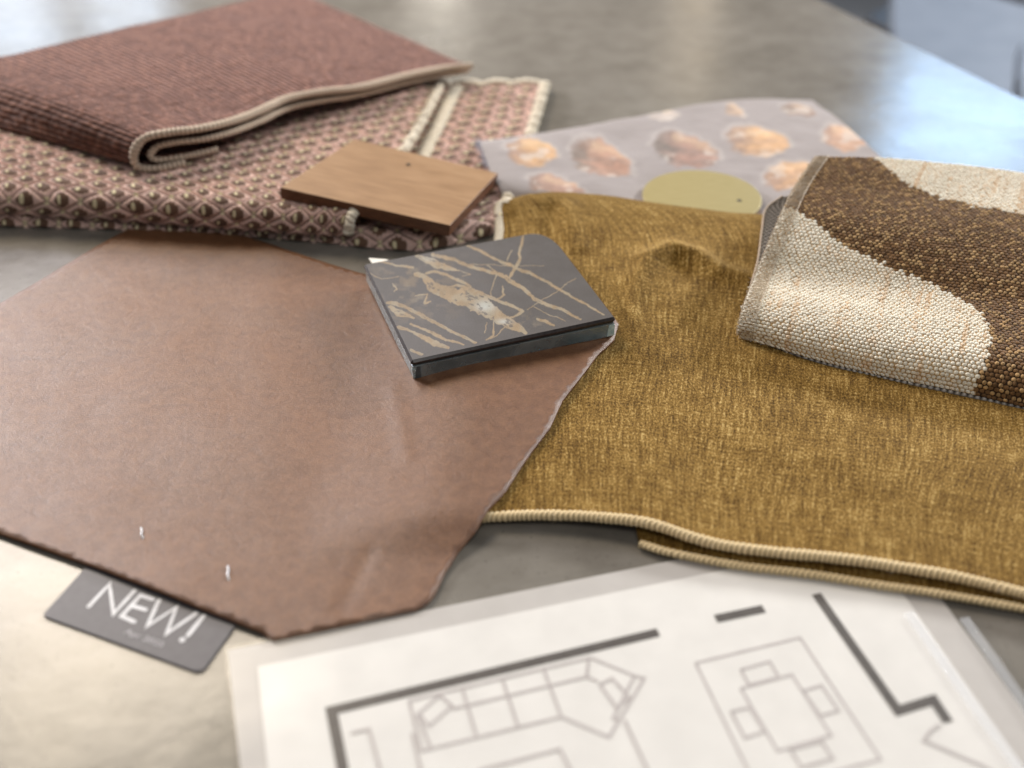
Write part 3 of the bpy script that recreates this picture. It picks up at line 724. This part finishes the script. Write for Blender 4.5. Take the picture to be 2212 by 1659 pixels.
wmix = np.maximum(np.exp(-((zx-1070)/75)**2-((zy-665)/45)**2), .8*np.exp(-((zx-1210)/60)**2-((zy-780)/22)**2))*.95 + .5*np.exp(-((zx-660)/70)**2-((zy-315)/25)**2)
grn = .35*sstep(.4, .7, fbm(zx/50, zy/50, 3, 19))
tanv = tanv*(1-np.clip(wmix, 0, 1)[..., None]) + pal*np.clip(wmix, 0, 1)[..., None]; tanv = tanv*(1-grn[..., None]) + npl(170, 168, 152)*grn[..., None]
a_ = np.clip(vm*.92+haze_*(1-vm), 0, 1)[..., None]; tint = base*(1-a_)+tanv*a_
face = mesh_np('veined_face', Sg+nrm*.00006, orient(Sg, grid_faces(ng, mg, keep)), M_marble, None, np.stack([u*.12, v*.105], -1), {'tint': tint})
adopt(marble, face)
lab = prism('paper_label', [tuple(q) for q in spts((796, 557, 13.0), (812, 580, 13.0), (858, 572, 13.2), (836, 560, 13.2))][::-1], (0, 0, -.0003), M_label); adopt(marble, lab)

# ------------------------------------------------------------------ diamond-woven cloth, folded in two layers
def diamonds(U, V, cu=.0245, cv=.0145, shift=0):
    """X lattice of pink yarn with brown knots and cream picks"""
    a = U/cu; b = V/cv
    a = a + .22*(fbm(a*1.1, b*1.1, 2, 3)-.5); b = b + .22*(fbm(a*1.2+7, b*1.2, 2, 13)-.5)
    best = None
    r_ = np.full(U.shape, 9.0); dx = np.zeros(U.shape); dy = np.zeros(U.shape); ci = np.zeros(U.shape); cj = np.zeros(U.shape)
    for o in (0, 1):
        i = np.floor(a - .5*o+.5); j = np.floor(b-.5*o+.5); x = a-.5*o-i; y = b-.5*o-j
        rr = np.abs(x)+np.abs(y); m = rr < r_
        r_ = np.where(m, rr, r_); dx = np.where(m, x, dx); dy = np.where(m, y, dy); ci = np.where(m, i+7*o, ci); cj = np.where(m, j, cj)
    rnd = hash2(ci, cj, 1); rnd2 = hash2(ci, cj, 2)
    re = (np.abs(dx*1.12)**1.5+np.abs(dy*.98)**1.5)**(1/1.5)*.88
    brown = 1-sstep(.215, .25, re+.02*np.sin(dx*60))
    cr = np.hypot((dx+.07)*2.1, dy*.95); cream = 1-sstep(.11, .165, cr+.05*rnd)
    line = 1-sstep(.012, .055, .5-r_)                      # dark crossing between diamonds
    pink = npl(234, 198, 184)*(.86+.25*rnd[..., None]); brn = npl(108, 82, 66)*(.8+.4*rnd2[..., None]); crm = npl(236, 222, 182)*(.85+.2*rnd[..., None])
    drk = npl(70, 48, 44)
    t = pink*(1-line[..., None]*.85)+drk*line[..., None]*.85
    str_ = (.5+.5*np.sin((dx+dy*np.sign(dx*dy))*75))*.14 + .16*sstep(.55, .8, fbm(a*5, b*7, 3, 14)); t = t*(1-str_[..., None]*(1-brown[..., None]))
    t = t*(1-brown[..., None])+brn*brown[..., None]; t = t*(1-cream[..., None])+crm*cream[..., None]
    vx = ((1-sstep(.05, .09, np.abs(dx)))*sstep(.36, .40, np.abs(dy)))[..., None]; t = t*(1-vx)+crm*vx
    h = .0015*sstep(0, .15, .5-r_) + .0008*brown*np.sqrt(np.clip(1-(re/.25)**2, 0, 1)) + .00025*cream + .0003*(fbm(a*9, b*9, 2, 4)-.5)
    return t, h
braid = thing('woven_swatch', 'pink and brown diamond-woven fabric folded in layers beneath the wood sample', 'fabric sample', tuple(P(500, 400, 0)))
net = [
 [(-160, 452, 4.5), (60, 462, 4.5), (350, 480, 4.5), (620, 500, 4.5), (752, 506, 4.5)],
 [(-160, 444, 8.0), (60, 452, 7.5), (350, 470, 7.5), (620, 490, 7.5), (753, 498, 7.0)],
 [(-160, 426, 12.5), (60, 432, 12.0), (350, 450, 12.0), (620, 470, 11.5), (757, 478, 11.0)],
 [(-160, 404, 15.0), (60, 410, 14.5), (350, 430, 14.5), (620, 452, 13.5), (764, 462, 13.0)],
 [(-160, 372, 16.0), (60, 378, 16.0), (350, 400, 15.5), (620, 424, 14.0), (785, 440, 12.5)],
 [(-160, 330, 17.0), (60, 338, 17.0), (350, 362, 15.5), (640, 384, 13.5), (824, 398, 11.5)],
 [(-150, 285, 18.0), (80, 292, 17.5), (370, 310, 15.0), (670, 325, 13.0), (872, 332, 10.5)],
 [(-130, 230, 16.0), (110, 232, 16.0), (400, 240, 13.5), (710, 248, 12.0), (918, 252, 9.5)],
 [(-100, 175, 12.0), (150, 175, 12.0), (440, 178, 12.0), (760, 184, 10.5), (950, 190, 8.5)]]
net = [[(x, y, z*1.6) for x, y, z in r] for r in net]
S = patch(net, 200, 160); S, U, V = reparam(S, 900, 900)
S = S + normals(S)*(.0016*(fbm(S[..., 0]*40, S[..., 1]*40, 3, 2)-.5))[..., None]
t, h = diamonds(U, V); S = S + normals(S)*h[..., None]
adopt(braid, cloth_grid('upper_layer', S, U, V, M_braid, None, {'tint': t}, .003))
re_ = S[:, -1]; adopt(braid, stitched_edge('side_hem', re_[20:], .0034, .0022, M_ol_cream, None, .3, .8))
# under-turn of the upper layer and the long lower layer
net = [
 [(-160, 486, 0.6), (60, 490, .6), (300, 498, .6), (550, 512, .6), (700, 524, .6), (800, 535, .6), (900, 541, .6), (1000, 524, .6), (1082, 500, .6)],
 [(-160, 474, 3.2), (60, 478, 3.2), (300, 486, 3.2), (550, 500, 3.4), (700, 512, 3.6), (800, 521, 3.8), (900, 526, 3.8), (1000, 510, 3.8), (1082, 486, 3.8)],
 [(-160, 460, 5.2), (60, 464, 5.2), (300, 472, 5.2), (550, 486, 5.8), (700, 497, 6.4), (800, 504, 7.0), (900, 506, 7.4), (1000, 490, 7.2), (1084, 470, 7.0)],
 [(-160, 440, 5.0), (60, 444, 5.0), (300, 452, 5.0), (550, 465, 5.8), (700, 474, 6.6), (800, 478, 7.2), (900, 476, 7.8), (1005, 464, 7.6), (1092, 448, 7.4)],
 [(-150, 390, 4.0), (60, 392, 4.0), (310, 395, 4.0), (570, 400, 5.0), (740, 404, 6.0), (850, 404, 7.0), (940, 402, 7.4), (1035, 396, 7.4), (1108, 390, 7.0)],
 [(-120, 290, 4.0), (100, 290, 4.0), (350, 290, 4.0), (640, 292, 4.8), (800, 295, 6.2), (900, 295, 6.6), (990, 296, 7.0), (1070, 298, 7.0), (1144, 298, 6.0)],
 [(-60, 180, 3.0), (150, 180, 4.0), (400, 180, 4.0), (720, 182, 5), (880, 184, 6), (960, 184, 6.0), (1040, 183, 6.0), (1110, 182, 6.0), (1178, 182, 5.0)]]
S = patch(net, 160, 200); S, U, V = reparam(S, 700, 1000)
S = S + normals(S)*(.0016*(fbm(S[..., 0]*40, S[..., 1]*40, 3, 5)-.5))[..., None]
t, h = diamonds(U+.004, V+.005); S = S + normals(S)*h[..., None]
adopt(braid, cloth_grid('lower_layer', S, U, V, M_braid, None, {'tint': t}, .003))
adopt(braid, stitched_edge('side_hem', S[60:, -1], .0042, .0024, M_ol_cream, None, .3, .6))
adopt(braid, stitched_edge('back_hem', S[-1, 600:], .0036, .0024, M_ol_cream, None, .3, .6))
bl = np.concatenate([spts((905, 360, 9.0), (922, 320, 8.8), (945, 275, 8.6), (968, 225, 8.2), (986, 188, 7.8))])
adopt(braid, stitched_edge('cream_tape', cr1(bl, 60, 0), .0052, .0030, M_ol_cream, None, .2, .35))

# ------------------------------------------------------------------ rust chenille, folded over twice
rust = thing('chenille_swatch', 'rust brown chenille fabric folded into a thick roll edge with tan hem, at back left', 'fabric sample', tuple(P(450, 150, 0)))
def rust_layer(front, back_, name, hem_r, hem=True, n=300, m=260):
    front = [(x, y, z+10.5) for x, y, z in front]; back_ = [(x, y, z+10.5) for x, y, z in back_]
    Fw = cr1(spts(*front), 240, 0); Bw = cr1(spts(*back_), 240, 0)
    tt = np.linspace(0, 1, 60)[None, :, None]
    S = Fw[:, None]*(1-tt)+Bw[:, None]*tt
    S[..., 2] += .0025*np.sin(tt[..., 0]*3.1)*sstep(0, .2, np.linspace(0, 1, 240))[:, None]
    S, U, V = reparam(S, n, m); S = S + normals(S)*(.0022*(fbm(U*28, V*28, 3, 3)-.5)*sstep(0, .02, U))[..., None]
    # UV: V runs along the hem, U away from it -> ribs along U
    adopt(rust, cloth_grid(name, S, U, V, M_rust, None, None, .0025))
    if hem: adopt(rust, stitched_edge('hem', S[:, 0], hem_r, .0030, M_ol_tan, None, .35, .8, (0, 0, 1) if False else (.5, .6, .6)))
rust_layer([(1018, 142, 13), (960, 147, 15), (880, 163, 20), (780, 188, 26), (690, 199, 30), (620, 213, 32), (560, 240, 34), (500, 262, 36), (430, 278, 38), (365, 286, 39.5), (318, 296, 39), (294, 318, 34), (289, 343, 26), (302, 362, 19.5), (340, 364, 18), (400, 352, 17.5)],
           [(636, -18, 14), (590, -12, 16), (520, 4, 20), (430, 25, 26), (350, 42, 30), (280, 56, 32), (215, 74, 34), (140, 92, 36), (50, 113, 38), (-20, 130, 39), (-90, 150, 38.5), (-130, 175, 33), (-150, 210, 25), (-140, 245, 19), (-100, 250, 17), (-40, 240, 17)], 'outer_layer', .0030)
rust_layer([(1010, 152, 7), (950, 162, 9), (870, 180, 14), (770, 205, 20), (690, 218, 23), (620, 234, 25), (560, 262, 27), (500, 285, 29), (440, 300, 30), (385, 306, 31), (345, 314, 30), (328, 328, 27), (326, 340, 23.5), (345, 346, 21), (400, 338, 20.5), (470, 322, 20)],
           [(640, -8, 8), (590, 0, 10), (520, 14, 14), (430, 35, 20), (350, 52, 24), (280, 66, 26), (215, 84, 28), (140, 102, 30), (50, 123, 31), (-20, 138, 32), (-80, 156, 31), (-100, 180, 28), (-110, 205, 24), (-100, 225, 21), (-70, 230, 20), (-20, 220, 20)], 'inner_layer', .0025)

# ------------------------------------------------------------------ shell-print linen
prn = thing('printed_swatch', 'lilac grey linen printed with orange and brown seashells, behind the velvet', 'fabric sample', tuple(P(1450, 320, 0)))
net = [
 [(1086, 440, 6), (1250, 452, 6), (1450, 500, 5), (1650, 510, 5), (1850, 520, 5), (2050, 520, 5)],
 [(1080, 405, 13), (1225, 410, 11), (1430, 415, 6), (1640, 425, 6), (1830, 440, 6), (2010, 440, 6)],
 [(1060, 370, 16), (1205, 365, 12), (1410, 360, 7), (1610, 355, 6.5), (1790, 360, 6.5), (1950, 380, 6)],
 [(1042, 322, 17), (1180, 320, 13), (1395, 300, 8), (1580, 285, 7.5), (1740, 290, 7), (1880, 320, 6)],
 [(1036, 308, 16), (1178, 290, 12.5), (1380, 258, 8.5), (1560, 232, 8), (1690, 225, 8), (1812, 258, 6)],
 [(1050, 302, 12), (1190, 284, 10), (1375, 252, 8), (1555, 218, 8), (1660, 213, 8), (1755, 215, 6)]]
S = patch(net, 120, 140); S, U, V = reparam(S, 420, 520); px, py = proj(S)
S = S + normals(S)*(.0022*(fbm(S[..., 0]*38, S[..., 1]*30, 3, 6)-.5))[..., None]
t = np.ones(px.shape+(3,))*npl(160, 152, 150); t = t*(.93+.14*fbm(U*60, V*600, 2, 4)[..., None])
shells = [(1150, 330, 58, 30, 5, (214, 160, 96), (150, 110, 90)), (1300, 345, 70, 38, 22, (176, 118, 92), (86, 66, 62)), (1482, 326, 74, 38, 14, (150, 98, 84), (66, 58, 64)), (1640, 306, 70, 32, 8, (222, 166, 104), (130, 96, 80)),
          (1722, 236, 36, 16, 10, (140, 108, 96), (100, 80, 76)), (1822, 300, 50, 26, 10, (202, 150, 116), (150, 108, 88)), (1712, 378, 60, 30, -12, (214, 158, 100), (156, 112, 84)), (1200, 402, 62, 20, 12, (176, 128, 110), (120, 88, 80)),
          (1330, 470, 60, 24, 10, (190, 130, 108), (130, 96, 84)), (1588, 240, 26, 12, 30, (196, 164, 140), (150, 126, 112)), (1600, 445, 45, 24, 20, (120, 86, 74), (70, 50, 46)), (1440, 250, 30, 10, 0, (196, 186, 182), (180, 170, 168))]
sx, sy = px, py
for (cx_, cy_, rx, ry, an, c1, c2) in shells:
    a = math.radians(an); dx = (sx-cx_)+26*(fbm(sx/22, sy/13, 3, 8)-.5); dy = (sy-cy_)+18*(fbm(sx/24+9, sy/12, 3, 18)-.5)
    x = (dx*math.cos(a)+dy*math.sin(a))/rx; y = (-dx*math.sin(a)+dy*math.cos(a))/ry
    r = np.hypot(x, y*(1+.25*x)); m = 1-sstep(.82, 1.08, r); halo = (1-sstep(1.0, 1.25, r))*(1-m)*(y < .2)*.22
    band = .5+.5*np.sin(y*9+x*3+4*fbm(x*3, y*3, 2, 12)); k = np.clip(sstep(.1, -1.0, x)*.9+.45*band*(y > -.3), 0, 1)[..., None]
    cc = npl(*c1)*(1-k)+npl(*c2)*k; blot = fbm(sx/18, sy/9, 3, 28)[..., None]; cc = cc*.62 + npl(190, 176, 162)*.38; cc = cc*(.75+.5*blot); bl2 = sstep(.55, .75, fbm(sx/30+3, sy/14, 3, 38))[..., None]*.55; cc = cc*(1-bl2)+npl(214, 204, 194)*bl2; hi = (np.exp(-((y+.62)/.22)**2)*(x > -.5))[..., None]*.3; cc = cc*(1-hi)+npl(232, 206, 170)*hi
    t = t*(1-halo[..., None])+npl(226, 218, 212)*halo[..., None]; t = t*(1-m[..., None])+cc*m[..., None]
adopt(prn, cloth_grid('linen', S, U, V, M_print, None, {'tint': t}, .0016))
# raised frayed corner tuft at the left
fr_ = []
VV, FF, k = [], [], 0
for q in range(150):
    i = int(rng.uniform(.55, 1)*(S.shape[0]-1)); p0 = S[i, 0]
    d = np.array([-.8+rng.normal(0, .4), rng.normal(0, .5), rng.normal(.1, .5)])*rng.uniform(.0015, .0045)
    pth = np.array([p0, p0+d*.5+rng.normal(0, .0003, 3), p0+d+np.array([0, 0, -.0006])]); V_, f, _ = tube_np(pth, .00016, 4)
    VV.append(V_.reshape(-1, 3)); FF.append(f+k); k += V_.shape[0]*V_.shape[1]
adopt(prn, mesh_np('fray', np.concatenate(VV), np.concatenate(FF), plain('lilac_thread', lin(176, 176, 188), lin(206, 204, 212), .8)))

# ------------------------------------------------------------------ brass disc
R_ = .0377; c_ = P(1516, 423, 10.2)
disc = thing('brass_disc', 'round satin brass sample disc with a small hole, on the seashell linen', 'metal sample', (c_[0], c_[1], c_[2]-.0016))
ringp = [(c_[0]+R_*math.cos(a), c_[1]+R_*math.sin(a), c_[2]) for a in np.linspace(0, 2*np.pi, 128, endpoint=False)]
adopt(disc, prism('plate', ringp, (0, 0, -.0016), M_brass, None, .0003, 2))
hp = P(1597, 433, 10.25); adopt(disc, prism('hole', [(hp[0]+.0016*math.cos(a), hp[1]+.0016*math.sin(a), hp[2]) for a in np.linspace(0, 2*np.pi, 20, endpoint=False)], (0, 0, -.0002), M_hole))

# ------------------------------------------------------------------ walnut sample
wt = spts((605, 405, 32.5), (972, 487, 20.5), (1076, 374, 18.5), (766, 300, 30.5))
wn = np.cross(wt[1]-wt[0], wt[3]-wt[0]); wn /= np.linalg.norm(wn)
wood = thing('wood_sample', 'small walnut veneer block resting on the diamond-woven fabric', 'wood sample', tuple(wt.mean(0)-wn*.0075))
adopt(wood, prism('block', [tuple(q) for q in wt], tuple(-wn*.0078), M_wood, None, .0005, 2, M_wood_side, uv_along=tuple(wt[1]-wt[0])))
kp = P(882, 354, 26.0); kz = wt[0] + (kp-wt[0]) - wn*((kp-wt[0])@wn) + wn*.00008
ax_ = (wt[1]-wt[0])/np.linalg.norm(wt[1]-wt[0]); ay_ = np.cross(wn, ax_)
adopt(wood, prism('knot', [tuple(kz+ax_*.0012*math.cos(a)*(1+.3*math.sin(3*a))+ay_*.0015*math.sin(a)) for a in np.linspace(0, 2*np.pi, 18, endpoint=False)], tuple(-wn*.0001), M_hole))

# ------------------------------------------------------------------ boucle swatch
bou = thing('boucle_swatch', 'cream and dark brown patterned boucle fabric rolled over on top of the velvet', 'fabric sample', tuple(P(1950, 600, 0)))
cols = [0, 1, 2, 3, 4]
def row(pts, z): return [(x, y, zz) for (x, y), zz in zip(pts, z if isinstance(z, (list, tuple)) else [z]*len(pts))]
net = [
 row([(1600, 728), (1760, 776), (1920, 815), (2090, 850), (2420, 930)], 6.5),
 row([(1594, 718), (1755, 764), (1918, 803), (2092, 838), (2425, 915)], 9.0),
 row([(1596, 700), (1760, 742), (1925, 780), (2100, 812), (2430, 880)], 14.5),
 row([(1604, 668), (1768, 706), (1935, 742), (2110, 770), (2440, 830)], 20.0),
 row([(1616, 634), (1778, 664), (1945, 696), (2120, 720), (2445, 775)], [22, 22.5, 22.5, 22, 22]),
 row([(1628, 606), (1785, 628), (1950, 656), (2125, 678), (2445, 730)], [21.5, 22.0, 22.5, 22.5, 22]),
 row([(1640, 574), (1795, 594), (1960, 620), (2130, 640), (2445, 690)], [23.5, 24, 24, 24, 23]),
 row([(1660, 525), (1810, 545), (1975, 570), (2140, 590), (2445, 640)], [31, 31, 30, 29, 28]),
 row([(1688, 462), (1830, 485), (1990, 515), (2150, 535), (2445, 590)], [39, 38, 36, 34, 32]),
 row([(1706, 424), (1845, 440), (2000, 468), (2160, 490), (2445, 540)], [41.5, 41, 39, 37, 34]),
 row([(1722, 396), (1860, 404), (2010, 425), (2170, 448), (2445, 500)], [42, 42, 40, 38, 35]),
 row([(1745, 362), (1880, 368), (2025, 385), (2180, 405), (2445, 455)], [44, 44.5, 42, 39, 36]),
 row([(1762, 340), (1895, 342), (2040, 354), (2190, 372), (2445, 415)], [45, 45.5, 43, 40, 37])]
S = patch(net, 300, 200)
S = np.concatenate([S, S[-1:]+np.array([0, .004, -.003]), S[-1:]+np.array([0, .006, -.012])])
NR, NC = 1300, 900
S, U, V = reparam(S, NR, NC)
px, py = proj(S)
def inpoly(x, y, poly):
    ins = np.zeros(x.shape, bool)
    for i in range(len(poly)):
        (ax, ay), (bx, by) = poly[i], poly[(i+1) % len(poly)]
        ins ^= ((ay > y) != (by > y)) & (x < (bx-ax)*(y-ay)/(by-ay+1e-12)+ax)
    return ins
CU, CV = .0025, .0020
jit = .18
jj = np.floor(V/CV + .10*(fbm(U*90, V*0+1, 2, 6)-.5)*2); odd = np.mod(jj, 2)
aa = U/CU + .5*odd + .25*(fbm(U*150, V*150, 2, 2)-.5); ii = np.floor(aa)
fu = aa-ii-.5; fv = V/CV + .10*(fbm(U*90, V*0+1, 2, 6)-.5)*2 - jj - .5
fu = fu + .22*(hash2(ii, jj, 6)-.5); fv = fv + .22*(hash2(ii, jj, 7)-.5)
rs = hash2(ii, jj, 1); rs2 = hash2(ii, jj, 2)
# which yarn shows on top is decided per knot, from the knot's centre
ivc = np.clip(((jj+.5)*CV/V.max()*(NR-1)).astype(int), 0, NR-1); iuc = np.clip(((ii+.5-.5*odd)*CU/U.max()*(NC-1)).astype(int), 0, NC-1)
cx_, cy_ = px[ivc, iuc]+(rs-.5)*10, py[ivc, iuc]+(rs2-.5)*8
creamlow = inpoly(cx_, cy_, [(1500, 430), (1712, 452), (1760, 478), (1800, 516), (1850, 545), (1900, 568), (1950, 588), (2000, 608), (2060, 638), (2110, 668), (2136, 700), (2142, 740), (2128, 790), (2108, 835), (2090, 900), (1500, 900)])
creamup = inpoly(cx_, cy_, [(1885, 300), (1888, 338), (1930, 376), (1960, 400), (2020, 425), (2100, 446), (2212, 462), (2500, 540), (2500, 300)])
cm = (creamlow | creamup)
size = .43+.08*rs
r = np.hypot(fu*(1+.25*(rs2-.5))/(size*1.02), fv*(1+.3*(rs-.5))/(size*1.15))
dome = np.sqrt(np.clip(1-r**2, 0, 1))
k = sstep(.12, .6, dome)[..., None]
streak = vnoise(np.floor(U/CU)*.77, V*34, 8)*.6+.4*hash2(np.floor(U/CU), 0*U, 5)
cr_y = npl(255, 249, 232)*(.9+.12*rs[..., None]); cr_g = npl(204, 172, 126)*(.75+.5*fbm(U*200, V*60, 2, 5)[..., None])
cr_y = cr_y*(1-.6*sstep(.66, .86, streak+.3*(rs-.5))[..., None]*(1-npl(214, 178, 138)/npl(236, 228, 210)))
br_hi = (rs2 > .66)[..., None]; br_y = np.where(br_hi, npl(184, 150, 104)*(.65+.6*rs[..., None]), npl(126, 94, 60)*(.7+.5*rs[..., None])); br_g = npl(64, 44, 27)*np.ones_like(cr_g)
tw = .5+.5*np.sin((aa*1.0+jj*.5)*2*np.pi)
tint = np.where(cm[..., None], cr_g*(1-k)+cr_y*k, br_g*(1-k)+br_y*k)
fib = fbm(U*2600, V*1500, 2, 41)
hgt = np.where(cm, .00085*dome*(.75+.5*rs), .00065*dome*(.5+.9*rs2)) + .00022*(fib-.5)
tint = tint*(.90+.22*fib[..., None])
S0 = S.copy(); N_ = normals(S); S = S + N_*hgt[..., None]
adopt(bou, cloth_grid('top_layer', S, U, V, M_boucle, None, {'tint': tint}, .0018))
# overlock threads along the left edge
VV, FF, k_ = [], [], 0
def add_thread(p, r=.00022):
    global k_
    V_, f, _ = tube_np(np.asarray(p), r, 5); VV.append(V_.reshape(-1, 3)); FF.append(f+k_); k_ += V_.shape[0]*V_.shape[1]
wcol = int(.0075/U.max()*(NC-1)); sN = int(.0017/V.max()*(NR-1))
for i in range(2, NR-20, sN):
    a = [S0[min(NR-1, i+int(q*sN*.5)), int(q*wcol)] + N_[i, int(q*wcol)]*(.0011 if q > 0 else .0002) + rng.normal(0, .00012, 3) for q in (0, .3, .6, 1.0)]
    add_thread(a)
    add_thread([a[0]+np.array([-.0004, 0, 0]), a[0]+np.array([-.0006, 0, -.0012])])
for c_, hz in ((wcol, .0010), (0, .0003)):
    seq = np.arange(0, NR-6, 6); zig = (np.arange(len(seq)) % 2)*2
    add_thread([S0[i, min(NC-1, c_+z)] + N_[i, c_]*hz + rng.normal(0, .00008, 3) for i, z in zip(seq, zig)], .00026)
adopt(bou, mesh_np('hem_stitching', np.concatenate(VV), np.concatenate(FF), M_thread))
# lower layer: the pale underside showing on the left
net = [
 row([(1604, 728), (1760, 782), (1920, 822), (2090, 858), (2420, 930)], 5.6),
 row([(1606, 690), (1760, 740), (1925, 780), (2100, 800), (2430, 870)], 9.5),
 row([(1622, 620), (1768, 650), (1935, 680), (2110, 700), (2440, 770)], 13.0),
 row([(1638, 560), (1780, 580), (1945, 600), (2110, 620), (2440, 690)], 16.0),
 row([(1646, 500), (1790, 510), (1945, 530), (2110, 550), (2440, 610)], 20.0),
 row([(1655, 452), (1790, 460), (1945, 470), (2110, 490), (2440, 540)], 25.0),
 row([(1690, 424), (1800, 430), (1950, 440), (2110, 455), (2440, 500)], 29.0)]
S2, U2, V2 = reparam(patch(net, 120, 120), 500, 500)
f1 = np.sin(U2/.0034*2*np.pi+np.pi*np.floor(V2/.0020)); dm2 = (.5+.5*f1)*np.abs(np.sin(V2/.0020*np.pi))
t2 = npl(84, 76, 68)*(1-dm2[..., None])+npl(214, 206, 196)*dm2[..., None]
adopt(bou, cloth_grid('under_layer', S2+normals(S2)*(dm2*.0005)[..., None], U2, V2, M_boucle, None, {'tint': t2}, .0015))

adopt(bou, stitched_edge('under_hem', S2[:, 0]+np.array([0, 0, .0002]), .0007, .0016, M_ol_tan, None, .5, .8))

adopt(bou, loose_fibres('loose_threads', S0[::4, 0], 160, .003, M_thread))
